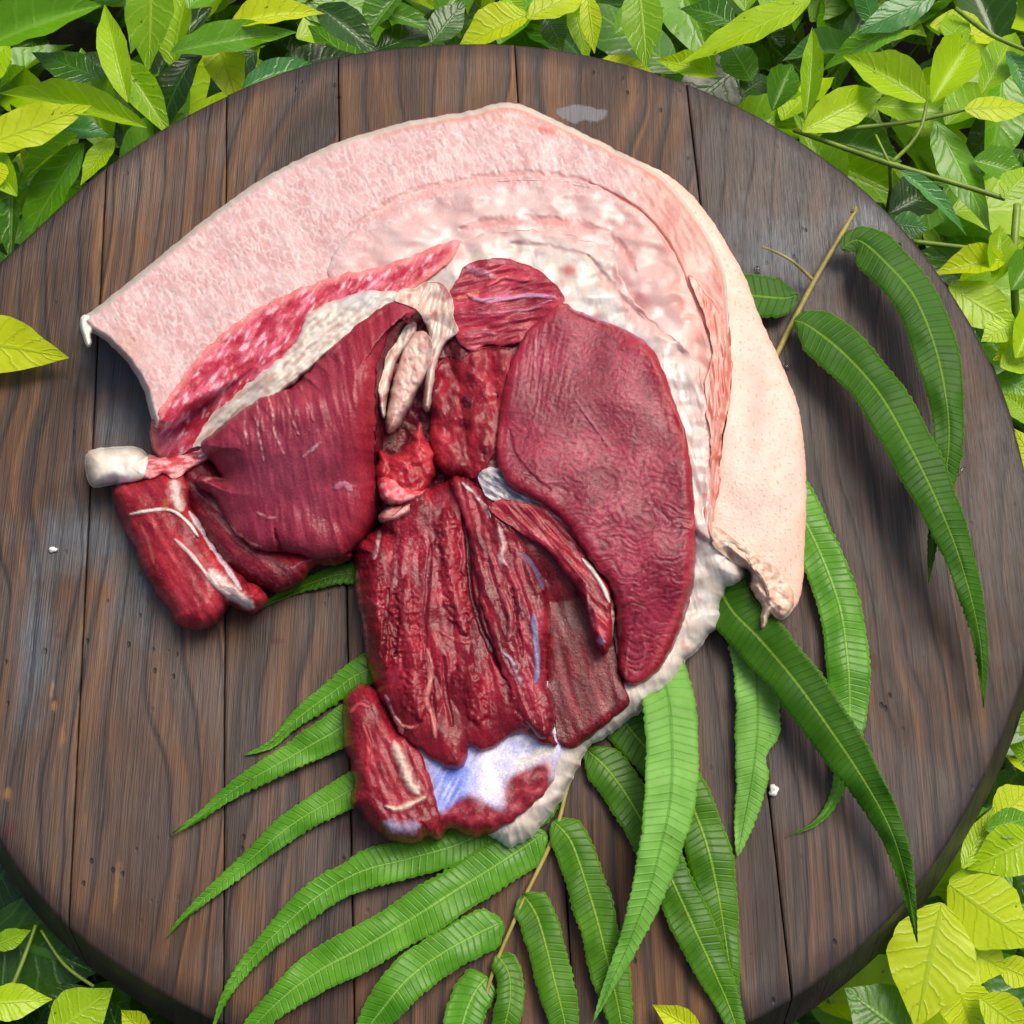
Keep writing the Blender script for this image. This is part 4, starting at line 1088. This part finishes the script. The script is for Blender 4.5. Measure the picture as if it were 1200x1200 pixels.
def leaflet(pts, wmax, mat, z0, arch, base_full=.06, tip=.55, period=8.5, curl=.0, roll=0.0, cut=None, fold=.0006, seed=0, bite=None, power=1.0, label=None):
    """pts from base to tip (u, v[, z]); wmax = full width in photo pixels"""
    pts = [(*p, z0) if len(p) == 2 else p for p in pts]
    s = spline(pts, False, 2.2)
    seg = np.hypot(*(s[1:, :2] - s[:-1, :2]).T); L = np.r_[0, np.cumsum(seg)]; T = L / L[-1]
    nrow = len(s); ncol = 13
    du = np.gradient(s[:, 0]); dv = np.gradient(s[:, 1]); l = np.hypot(du, dv) + 1e-9
    k5 = np.ones(9) / 9
    du = np.convolve(np.pad(du / l, 4, 'edge'), k5, 'valid'); dv = np.convolve(np.pad(dv / l, 4, 'edge'), k5, 'valid')
    nu, nv = -dv, du
    w = wmax / 2 * np.minimum(1, np.sqrt(np.clip(T / base_full, 0, 1)) * .8 + .2 * np.clip(T / base_full, 0, 1)) * np.clip((1 - T) / (1 - tip), 0, 1) ** (.85 * power) ** 1
    w = w * (1 + .10 * noise(T * 9, T * 0 + seed, 5)) + .25
    VV_, CC, UV_ = [], [], []
    yy = np.linspace(-1, 1, ncol)
    cols = []
    for j, a in enumerate(yy):
        phase = L / period + .35 * noise(L / 40, L * 0 + seed, 15) - abs(a) * .9
        ser = 0
        if abs(a) == 1:
            ser = 1.6 * ((phase % 1) - .5) + 1.6 * noise(L / 5, L * 0 + seed + a, 9)
        wa = w.copy()
        if bite is not None:
            t0_, t1_, side, amt = bite
            if np.sign(a) == side: wa = wa * (1 - amt * np.exp(-((T - t0_) / t1_) ** 2))
        off = a * (wa + ser * np.clip(w / 8, 0, 1) * (1 if wmax > 20 else .3))
        rip = (.00008 if mat == 'flat' else .00012) * (1 - (2 * np.abs((phase % 1) - .5)) ** 2.5) * (1 - .3 * abs(a)) * np.clip(w / 12, 0, 1) * (1 if abs(a) > .08 else 0)
        mid_drop = -fold * np.exp(-(a / .10) ** 2) * .35 * np.clip(w / 20, 0, 1)
        camber = fold * (1 - a * a) * np.clip(w / 20, 0, 1) + roll * a * np.clip(w / 20, 0, 1) + .0016 * noise(L / 45, L * 0 + a * .7 + seed, 13)
        z = s[:, 2] + arch * np.sin(np.pi * np.clip(T, 0, 1)) ** 1.2 + rip + mid_drop + camber
        z = np.maximum(z, .0011 + .0002 * (1 - abs(a)))
        cols.append(P(s[:, 0] + nu * off, s[:, 1] + nv * off, z))
        UV_.append(np.stack([L / period + .35 * noise(L / 40, L * 0 + seed, 15), np.full(nrow, a)], 1))
    A = np.stack(cols, 1); B = A.copy(); 
    top = A.reshape(-1, 3); n = nrow * ncol
    bot = top.copy(); bot[:, 2] -= .00016
    idx = np.arange(n).reshape(nrow, ncol)
    a, b, c, d = idx[:-1, :-1].ravel(), idx[:-1, 1:].ravel(), idx[1:, 1:].ravel(), idx[1:, :-1].ravel()
    p0, p1, p2 = top[a[0]], top[b[0]], top[c[0]]
    up = np.cross(p1 - p0, p2 - p0)[2] > 0
    Ft = np.stack([a, b, c, d] if up else [a, d, c, b], 1)
    Fb = Ft[:, ::-1] + n
    sidesF = []
    e = np.concatenate([Ft[:, [0, 1]], Ft[:, [1, 2]], Ft[:, [2, 3]], Ft[:, [3, 0]]])
    key = e[:, 0] * 10 * n + e[:, 1]; rk = e[:, 1] * 10 * n + e[:, 0]
    be = e[~np.isin(key, rk)]
    Fs = np.stack([be[:, 0], be[:, 0] + n, be[:, 1] + n, be[:, 1]], 1)
    uv = np.stack(UV_, 1).reshape(-1, 2)
    o = mesh_obj('leaflet', np.concatenate([top, bot]), np.concatenate([Ft, Fb, Fs]), M_FERN[mat], fern, True, uv=np.concatenate([uv, uv]))
    return o
# left side, bases under the meat
leaflet([(600,760),(500,690),(415,672),(362,684),(325,700),(298,717)], 30, 'deep', .0015, .001, seed=1)
leaflet([(640,830),(520,760),(430,785),(385,815),(345,845),(318,872),(286,885)], 44, 'mid', .002, .002, tip=.45, seed=2)
leaflet([(665,880),(560,830),(440,835),(385,862),(330,893),(275,925),(232,958),(201,977)], 46, 'mid', .0035, .003, tip=.5, seed=3)
leaflet([(675,900),(560,890),(440,915),(390,938),(340,968),(290,1010),(240,1052),(212,1078),(194,1100)], 42, 'mid', .002, .003, tip=.45, seed=4)
leaflet([(660,930),(600,960),(540,988),(480,1006),(420,1022),(370,1052),(325,1092),(285,1135),(262,1172),(248,1210)], 44, 'mid', .002, .005, tip=.5, seed=5, bite=(.52, .03, 1, .25))
leaflet([(640,975),(600,1002),(548,1035),(490,1072),(430,1108),(370,1140),(320,1180),(280,1225),(250,1280)], 54, 'mid', .003, .006, tip=.55, seed=6)
leaflet([(590,1080),(560,1094),(520,1116),(480,1145),(450,1180),(425,1215),(400,1265)], 50, 'mid', .003, .006, tip=.55, seed=7)
leaflet([(572,1145),(558,1160),(546,1185),(536,1225),(525,1265)], 46, 'mid', .0025, .004, tip=.5, seed=8)
leaflet([(582,1118),(596,1140),(598,1170),(592,1200),(585,1240),(580,1270)], 32, 'deep', .0035, .004, tip=.5, seed=9)
leaflet([(612,1048),(628,1072),(640,1110),(650,1150),(662,1200),(670,1260)], 44, 'deep', .004, .004, tip=.6, seed=10)
leaflet([(648,962),(668,985),(685,1030),(700,1080),(715,1140),(728,1200),(738,1270)], 46, 'deep', .004, .005, tip=.6, seed=11)
leaflet([(686,878),(715,905),(745,950),(775,1005),(805,1070),(835,1135),(860,1195),(880,1270)], 48, 'deep', .003, .004, tip=.62, seed=12)
leaflet([(700,800),(735,850),(765,885),(800,925),(825,980),(840,1040),(850,1100),(858,1160),(862,1220)], 52, 'deep', .0015, .002, tip=.55, seed=13)
leaflet([(745,740),(778,800),(787,860),(786,930),(775,990),(758,1050),(735,1110),(714,1155),(695,1198)], 62, 'pale', .011, .013, tip=.42, seed=14, period=10, roll=.002)
leaflet([(850,660),(874,730),(886,790),(888,850),(883,905),(875,950),(864,1004)], 52, 'pale', .002, .004, tip=.60, seed=15, bite=(.66, .05, -1, .45), power=.8)
leaflet([(882,470),(908,540),(938,600),(964,655),(984,712),(993,770),(996,830),(993,880),(978,935),(955,965),(920,981)], 50, 'mid', .002, .004, tip=.62, seed=16, power=1.5)
leaflet([(830,660),(856,712),(890,748),(930,795),(970,850),(1010,910),(1043,970),(1062,1030),(1075,1105)], 58, 'flat', .009, .010, tip=.45, seed=17, roll=-.003)
# right side, high up the stem
leaflet([(935,345),(922,349),(900,348),(872,345),(840,340)], 48, 'flat', .006, .003, tip=.75, base_full=.25, seed=18, period=9)
leaflet([(986,292),(1006,282),(1038,308),(1070,345),(1092,395),(1106,450),(1112,510),(1106,570),(1094,630),(1088,684)], 52, 'flat', .012, .012, tip=.4, base_full=.10, seed=19, fold=.0012)
leaflet([(930,375),(950,383),(990,415),(1030,460),(1065,520),(1095,580),(1120,640),(1138,700),(1150,760),(1153,830)], 56, 'flat', .010, .016, tip=.42, base_full=.06, seed=20, fold=.0012)

# ------------------------------------------------------------------ leafy shrubs around and below the board
def leaf_mesh(seed, fold, bend, twist, wr):
    r = random.Random(seed)
    nr, nc = 17, 9
    V_, UV_, F_ = [], [], []
    ph = r.random() * 6
    for i in range(nr):
        t_ = i / (nr - 1)
        w = wr * .5 * (math.sin(math.pi * t_ ** .85) ** .85) * (1.0 if t_ < .55 else 1 - .5 * ((t_ - .55) / .45) ** 1.3) * (1 + .03 * math.sin(t_ * 31 + ph)) + .003
        if i in (0,): w = .012
        if i == nr - 1: w = .002
        for j in range(nc):
            a = -1 + 2 * j / (nc - 1)
            x = t_; y = a * w
            z = fold * abs(a) * w * 1.2 - bend * t_ * t_ + .012 * math.sin(t_ * 22 + ph + (1 if a > 0 else 0)) * abs(a) ** 2 * min(1, w * 8)
            z += twist * a * w * t_ + .005 * math.sin(t_ * 7 * 6.28 - abs(a) * 5) * (1 - abs(abs(a) - .5) * 1.5) * w * 3
            V_.append((x, y, z)); UV_.append((t_, a))
    for i in range(nr - 1):
        for j in range(nc - 1):
            q = i * nc + j
            F_.append((q, q + nc, q + nc + 1, q + 1))
    me = bpy.data.meshes.new('leaf')
    me.from_pydata(V_, [], [f[::-1] for f in F_]); me.update()
    for p_ in me.polygons: p_.use_smooth = True
    lay = me.uv_layers.new(name='UVMap')
    for l in me.loops: lay.data[l.index].uv = UV_[l.vertex_index]
    return me
LMW = [.42, .38, .46, .40, .36, .44, .40, .34]
LM = {}
for mk, m_ in M_LEAF.items():
    LM[mk] = []
    for s_ in range(8):
        me = leaf_mesh(s_, [.25, .45, .1, .6, .3, .8, .35, -.1][s_], [.10, .22, .02, .16, .3, .1, .4, .08][s_], [.2, -.3, .4, 0, -.2, .5, .1, -.5][s_], LMW[s_])
        me.materials.append(m_); LM[mk].append(me)
def place_leaf(parent, base, tip, width, mk, rollv=0.0, var=None):
    base, tip = Vector(base), Vector(tip)
    d = tip - base; L = d.length; x = d.normalized()
    up = Vector((0, 0, 1)); y = up.cross(x)
    y = y.normalized() if y.length > .05 else Vector((0, 1, 0))
    z = x.cross(y)
    y2 = y * math.cos(rollv) + z * math.sin(rollv); z2 = x.cross(y2)
    v = random.randrange(8) if var is None else var
    sy = width / LMW[v]
    M = Matrix(((x.x * L, y2.x * sy, z2.x * L, base.x), (x.y * L, y2.y * sy, z2.y * L, base.y), (x.z * L, y2.z * sy, z2.z * L, base.z), (0, 0, 0, 1)))
    o = bpy.data.objects.new('leaf', LM[mk][v]); COL.objects.link(o)
    o.parent = parent; o.matrix_world = Matrix.Translation((0, 0, 0)) @ M
    o.matrix_parent_inverse = Matrix.Identity(4); o.matrix_basis = Matrix.Translation(-parent.location) @ M
    return o
SH = {}
for key, (u, v, lab) in {
    'TL': (80, 90, 'leafy green shrub beyond the upper left edge of the board'),
    'T': (600, 10, 'leafy green shrub with pale tips along the top edge of the board'),
    'TR': (1080, 150, 'leafy green shrub with thin stems beyond the upper right edge of the board'),
    'R': (1185, 420, 'sunlit shrub leaves at the right edge, beside the fern tips'),
    'BR': (1130, 1120, 'yellow green shrub with broad veined leaves at the lower right of the board'),
    'B': (790, 1215, 'small yellow leaved sprig at the bottom edge of the board'),
    'BL': (60, 1150, 'shaded dark green shrub at the lower left of the board')}.items():
    loc = P(u, v, -.12)
    SH[key] = tag(empty('leafy_shrub', (float(loc[0]), float(loc[1]), gz)), lab, 'shrub', 'shrubs around the board')
PX = 1 / 2600.0        # metres per photo pixel near the board
def L(key, b, t, w, mk, z=-.03, dz=0.0, roll=0.0, var=None):
    B, T = PV(b[0], b[1], z), PV(t[0], t[1], z + dz)
    sc = (CAM_H - z) / CAM_H * R0 / 600 * 1.0
    return place_leaf(SH[key], B, T, w * sc, mk, roll, var)
# --- upper left
L('TL', (-30,60), (112,-4), 80, 'mid', -.03, .01); L('TL', (118,92), (36,60), 46, 'dark', -.035)
L('TL', (150,120), (110,-18), 36, 'bright', -.018, .02); L('TL', (178,-40), (173,84), 64, 'bright', -.022, -.01, var=2)
L('TL', (200,62), (346,28), 44, 'mid', -.018, .0); L('TL', (172,150), (-12,84), 36, 'bright', -.02, .01)
L('TL', (-30,175), (106,122), 50, 'yellow', -.012, .0, var=2); L('TL', (68,150), (126,152), 34, 'blue', -.03)
L('TL', (92,158), (16,218), 36, 'bright', -.024, -.01); L('TL', (98,168), (14,292), 52, 'mid', -.034, -.01)
L('TL', (18,190), (6,302), 34, 'mid', -.026); L('TL', (134,162), (92,214), 30, 'bright', -.03)
L('TL', (140,70), (196,150), 44, 'bright', -.028, .0); L('TL', (250,30), (276,112), 50, 'yellow', -.03, .0)
L('TL', (284,104), (384,52), 34, 'blue', -.032, 0); L('TL', (372,8), (444,56), 50, 'dark', -.03)
L('TL', (270,30), (378,4), 44, 'yellow', -.02); L('TL', (10,340), (18,286), 26, 'yellow', -.028)
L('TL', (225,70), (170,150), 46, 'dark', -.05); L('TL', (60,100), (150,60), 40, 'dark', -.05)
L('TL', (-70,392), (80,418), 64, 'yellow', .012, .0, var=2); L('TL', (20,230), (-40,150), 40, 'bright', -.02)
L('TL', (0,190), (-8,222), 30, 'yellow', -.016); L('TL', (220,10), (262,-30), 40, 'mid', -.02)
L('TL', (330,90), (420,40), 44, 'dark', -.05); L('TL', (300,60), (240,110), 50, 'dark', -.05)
# --- top
L('T', (620,18), (533,50), 56, 'yellow', -.02, 0, .1); L('T', (618,22), (700,-22), 46, 'yellow', -.018)
L('T', (688,-8), (697,62), 26, 'yellow', -.016); L('T', (672,2), (690,62), 32, 'bright', -.028)
L('T', (748,-22), (758,80), 50, 'bright', -.016, 0, 0, 2); L('T', (702,72), (784,84), 26, 'yellow', -.03)
L('T', (640,20), (660,60), 30, 'dark', -.034); L('T', (590,-10), (615,24), 22, 'bright', -.02)
L('T', (440,60), (520,20), 44, 'dark', -.05); L('T', (505,50), (545,0), 40, 'dark', -.045); L('T', (430,10), (520,30), 34, 'mid', -.045)
L('T', (720,40), (780,0), 44, 'mid', -.045); L('T', (470,-10), (420,50), 44, 'mid', -.04); L('T', (840,90), (770,60), 36, 'bright', -.03)
# --- upper right
L('TR', (950,0), (792,76), 60, 'bright', -.012, -.012, .15, 2); L('TR', (944,140), (958,16), 26, 'bright', -.014, .01)
L('TR', (940,154), (1044,98), 48, 'bright', -.014, .0, .2); L('TR', (1086,120), (990,56), 56, 'bright', -.008, .0, -.2)
L('TR', (1098,-6), (1004,34), 38, 'blue', -.012); L('TR', (1062,30), (972,58), 40, 'mid', -.02); L('TR', (1092,120), (1146,34), 56, 'bright', -.02, 0)
L('TR', (1130,128), (1216,122), 40, 'yellow', -.008); L('TR', (1096,142), (1166,268), 54, 'mid', -.022, 0)
L('TR', (960,162), (1060,184), 48, 'mid', -.03); L('TR', (1054,200), (1144,260), 24, 'blue', -.01); L('TR', (1043,250), (1110,212), 56, 'dark', -.034)
L('TR', (1044,262), (1088,268), 36, 'blue', -.03); L('TR', (1140,188), (1210,204), 46, 'mid', -.022); L('TR', (1090,30), (1180,40), 50, 'yellow', -.03)
L('TR', (870,110), (905,80), 40, 'dark', -.04); L('TR', (880,95), (850,40), 44, 'mid', -.035); L('TR', (905,130), (930,70), 40, 'mid', -.04)
L('TR', (1175,232), (1215,190), 40, 'bright', -.01); L('TR', (1120,60), (1120,0), 36, 'bright', -.02); L('TR', (1150,110), (1200,20), 46, 'bright', -.025)
L('TR', (1180,60), (1215,120), 30, 'blue', -.02); L('TR', (860,30), (800,-10), 46, 'mid', -.03); L('TR', (925,20), (880,-20), 36, 'bright', -.03)
px = lambda pts: pts
for pts in ([(930,152,-.022,.0013),(985,172,-.018,.0013),(1043,192,-.014,.0015),(1110,212,-.014,.0014),(1178,233,-.012,.0013)],
            [(1043,192,-.014,.0011),(1066,170,-.011,.001),(1080,148,-.009,.001),(1086,120,-.008,.0009)],
            [(958,154,-.02,.0013),(1040,146,-.018,.0012),(1090,138,-.016,.0012),(1132,128,-.01,.001)],
            [(1043,194,-.014,.0009),(1034,175,-.012,.0008),(1026,158,-.012,.0007)], [(1043,194,-.016,.0011),(1044,220,-.03,.0011),(1040,246,-.05,.0012)],
            [(1070,283,-.022,.0013),(1130,290,-.018,.0012),(1190,296,-.014,.0012)], [(1120,10,-.02,.0012),(1160,40,-.016,.0012),(1210,62,-.014,.001)]):
    px_tube('stem', pts, M_STEM, SH['TR'], 10)
# --- right edge
L('R', (1178,304), (1096,318), 42, 'yellow', -.012); L('R', (1112,334), (1196,388), 54, 'bright', -.016, 0, 0, 2); L('R', (1185,380), (1150,400), 30, 'bright', -.014)
L('R', (1215,395), (1165,420), 34, 'yellow', -.02); L('R', (1172,430), (1220,410), 36, 'bright', -.02); L('R', (1168,440), (1225,470), 40, 'mid', -.03)
L('R', (1215,500), (1178,455), 32, 'bright', -.02); L('R', (1165,330), (1175,260), 36, 'bright', -.012); L('R', (1185,340), (1220,290), 44, 'mid', -.01)
L('R', (1190,420), (1225,350), 44, 'bright', -.016); L('R', (1225,560), (1190,500), 36, 'yellow', -.02)
px_tube('stem', [(1192,240,-.012,.002),(1188,300,-.014,.002),(1190,360,-.03,.002),(1196,430,-.06,.002)], M_STEM, SH['R'], 10)
# --- lower right
L('BR', (1104,1058), (1074,1206), 82, 'yellow', -.010, 0, 0, 2); L('BR', (1112,1036), (1216,1112), 72, 'yellow', -.012, 0, .2)
L('BR', (1112,1100), (1186,1138), 62, 'yellow', -.022); L('BR', (1216,980), (1140,1018), 50, 'bright', -.02); L('BR', (1155,972), (1222,955), 30, 'mid', -.02)
L('BR', (1128,1018), (1168,944), 22, 'bright', -.024); L('BR', (1065,1216), (990,1158), 62, 'mid', -.022, 0, 0, 2); L('BR', (1120,1148), (1146,1216), 52, 'yellow', -.016)
L('BR', (1148,1168), (1212,1216), 40, 'yellow', -.01); L('BR', (1112,1032), (1196,1058), 50, 'bright', -.03); L('BR', (1215,1062), (1175,1112), 36, 'mid', -.03)
L('BR', (1165,960), (1216,920), 40, 'yellow', -.03); L('BR', (1225,890), (1188,872), 34, 'bright', -.03); L('BR', (1220,830), (1196,862), 26, 'bright', -.02)
L('BR', (1170,1130), (1216,1150), 30, 'yellow', -.03); L('BR', (1040,1160), (1010,1200), 36, 'bright', -.04)
L('BR', (1100,1050), (1060,1160), 50, 'dark', -.05); L('BR', (1180,1010), (1120,1080), 50, 'mid', -.05)
# --- bottom
L('B', (822,1212), (766,1178), 26, 'yellow', .012, .0); L('B', (800,1230), (784,1184), 22, 'yellow', .010)
L('B', (822,1212), (880,1260), 36, 'yellow', -.01); L('B', (822,1212), (760,1250), 36, 'bright', -.01)
# --- lower left
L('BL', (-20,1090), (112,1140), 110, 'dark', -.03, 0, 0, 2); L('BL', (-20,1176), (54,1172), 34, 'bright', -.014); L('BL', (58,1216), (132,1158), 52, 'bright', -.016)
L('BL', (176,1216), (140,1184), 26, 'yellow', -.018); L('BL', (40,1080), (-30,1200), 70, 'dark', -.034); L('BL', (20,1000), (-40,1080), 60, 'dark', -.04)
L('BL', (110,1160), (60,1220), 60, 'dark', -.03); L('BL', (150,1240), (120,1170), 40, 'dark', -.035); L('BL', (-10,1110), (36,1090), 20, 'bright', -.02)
px_tube('stem', [(42,1084,-.026,.0008),(26,1128,-.024,.0009),(4,1180,-.022,.001)], M_STEM, SH['BL'], 8)
px_tube('stem', [(48,1090,-.026,.0006),(75,1130,-.026,.0007),(110,1156,-.026,.0007)], M_STEM, SH['BL'], 8)
# --- sprigs that fill the rest, in depth
rnd = random.Random(21)
def in_view(x, y, z, mg):
    d = Vector((x, y, z - CAM_H)); c_, s_ = math.cos(PITCH), math.sin(PITCH)
    yy = d.y * c_ + d.z * s_; zz = d.y * s_ - d.z * c_
    return abs(d.x / zz * FPX) < 600 + mg and abs(yy / zz * FPX) < 600 + mg
def off_board(x, y, m):
    r = math.hypot(x - BC[0], y - BC[1]); return r > float(board_r(math.atan2(y - BC[1], x - BC[0]))) + m
count = {k: len([o for o in s.children]) for k, s in SH.items()}
def nearest(x, y):
    a = math.degrees(math.atan2(y - BC[1], x - BC[0]))
    if 110 < a <= 180: return 'TL'
    if 68 < a <= 110: return 'T'
    if 30 < a <= 68: return 'TR'
    if -15 < a <= 30: return 'R'
    if -65 < a <= -15: return 'BR'
    if -115 < a <= -65: return 'B'
    return 'BL'
pal = {'TL': ['mid', 'bright', 'bright', 'dark', 'dark', 'blue'], 'T': ['dark', 'mid', 'bright', 'dark'], 'TR': ['mid', 'bright', 'bright', 'blue', 'dark'],
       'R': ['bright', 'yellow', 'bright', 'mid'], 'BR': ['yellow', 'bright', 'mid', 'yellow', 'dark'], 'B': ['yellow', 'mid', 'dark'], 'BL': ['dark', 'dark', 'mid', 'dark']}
tries = 0; sprigs = 0
while sprigs < 230 and tries < 12000:
    tries += 1
    x = rnd.uniform(-.5, .5); y = rnd.uniform(-.25, .75)
    lvl = rnd.choice([-.065, -.09, -.13, -.17, -.2])
    if not off_board(x, y, -.012 if lvl < -.08 else .012): continue
    if not in_view(x, y, lvl, 110): continue
    key = nearest(x, y)
    if count[key] > 190: continue
    sprigs += 1
    ax = Vector((rnd.uniform(-.5, .5), rnd.uniform(-.5, .5), 1)).normalized()
    top = Vector((x, y, lvl)); bot = top - ax * rnd.uniform(.06, .12)
    bot = Vector((bot.x, bot.y, max(bot.z, gz + .02)))
    tube('stem', [bot, (bot + top) / 2 + Vector((rnd.uniform(-.005, .005), 0, 0)), top], [.002, .0017, .0012], M_STEM, SH[key], 6); count[key] += 1
    a0 = rnd.random() * 6.28; n_ = rnd.choice([4, 5, 6, 7])
    for i in range(n_):
        hgt = i / n_; a = a0 + i * 2.4
        b_ = top - ax * (.045 * (1 - hgt)); ln = rnd.uniform(.038, .062) * (1 - .35 * hgt)
        el = .15 + .75 * hgt + rnd.uniform(-.25, .25)
        dr = Vector((math.cos(a) * math.cos(el), math.sin(a) * math.cos(el), math.sin(el)))
        tip = b_ + dr * ln
        if tip.z > -.034 and not off_board(tip.x, tip.y, .01): tip.z = -.04
        if not off_board((b_.x + tip.x) / 2, (b_.y + tip.y) / 2, 0) and tip.z > -.05: continue
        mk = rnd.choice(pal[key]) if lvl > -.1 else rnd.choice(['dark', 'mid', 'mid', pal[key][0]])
        place_leaf(SH[key], b_, tip, ln * rnd.uniform(.34, .46), mk, rnd.uniform(-.5, .5)); count[key] += 1
# single leaves deeper down close the gaps
k_ = 0
for _ in range(20000):
    if k_ >= 600: break
    x = rnd.uniform(-.5, .5); y = rnd.uniform(-.25, .75); z_ = rnd.uniform(-.15, -.065)
    if not off_board(x, y, -.02) or not in_view(x, y, z_, 90): continue
    key = nearest(x, y)
    if count[key] > 292: continue
    a = rnd.random() * 6.28; ln = rnd.uniform(.05, .08)
    b_ = Vector((x, y, z_)); tip = b_ + Vector((math.cos(a) * ln, math.sin(a) * ln, rnd.uniform(-.02, .02)))
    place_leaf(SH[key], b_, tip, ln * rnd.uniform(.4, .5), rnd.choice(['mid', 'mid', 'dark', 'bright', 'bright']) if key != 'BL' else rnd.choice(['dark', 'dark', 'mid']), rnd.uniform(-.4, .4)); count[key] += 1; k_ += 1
# woody stems that carry each shrub
for key, s in SH.items():
    c0 = s.location
    for i in range(5):
        a = i * 1.3 + 1
        p0 = Vector((c0.x + .02 * math.cos(a), c0.y + .02 * math.sin(a), gz - .01))
        p2 = p0 + Vector((.09 * math.cos(a), .09 * math.sin(a), .30)); p1 = (p0 + p2) / 2 + Vector((.02 * math.cos(a), .02 * math.sin(a), 0))
        tube('stem', [p0, p1, p2], [.004, .003, .002], M_STEM, s, 7)
# ------------------------------------------------------------------ small things lying on the wood
def grain(name, u, v, r, lab, cat, mat, sq=(1, .7, .6), seed=0):
    bm = bmesh.new(); bmesh.ops.create_icosphere(bm, subdivisions=3, radius=1)
    for q in bm.verts:
        k = 1 + (.12 if cat == 'water drop' else .55) * float(noise(q.co.x * 1.3 + seed, q.co.y * 1.3 + q.co.z, 3))
        q.co = Vector((q.co.x * sq[0], q.co.y * sq[1], q.co.z * sq[2])) * r * k
    me = bpy.data.meshes.new(name); bm.to_mesh(me); bm.free(); me.materials.append(mat)
    for p_ in me.polygons: p_.use_smooth = True
    o = bpy.data.objects.new(name, me); COL.objects.link(o); o.location = PV(u, v, r * sq[2] * .85); o.rotation_euler.z = 1.1 + seed
    return tag(o, lab, cat)
M_DROP = NT('water'); M_DROP.principled(**{'Base Color': (1, 1, 1, 1), 'Roughness': .03, 'Transmission Weight': 1.0, 'IOR': 1.33}); M_DROP = M_DROP.m
grain('salt_crystal', 906, 926, .0026, 'white salt crystal on the wood beside the bitten fern leaflet tip', 'salt crystal', M_SALT)
grain('salt_crystal', 62, 644, .0019, 'small pale salt crystal on the wood at the far left below the bone end', 'salt crystal', M_SALT, (1, .6, .5), 2)
grain('water_drop', 888, 316, .002, 'clear water drop on the wood just left of the thin fern side stem', 'water drop', M_DROP, (1, .8, .45), 4)
grain('water_drop', 921, 430, .0021, 'clear water drop at the lower end of the bare fern stem beside the rind', 'water drop', M_DROP, (1, .8, .4), 5)
grain('water_drop', 1126, 552, .0018, 'clear water drop on the wood right of the crossing fern leaflets', 'water drop', M_DROP, (1.6, .5, .4), 6)
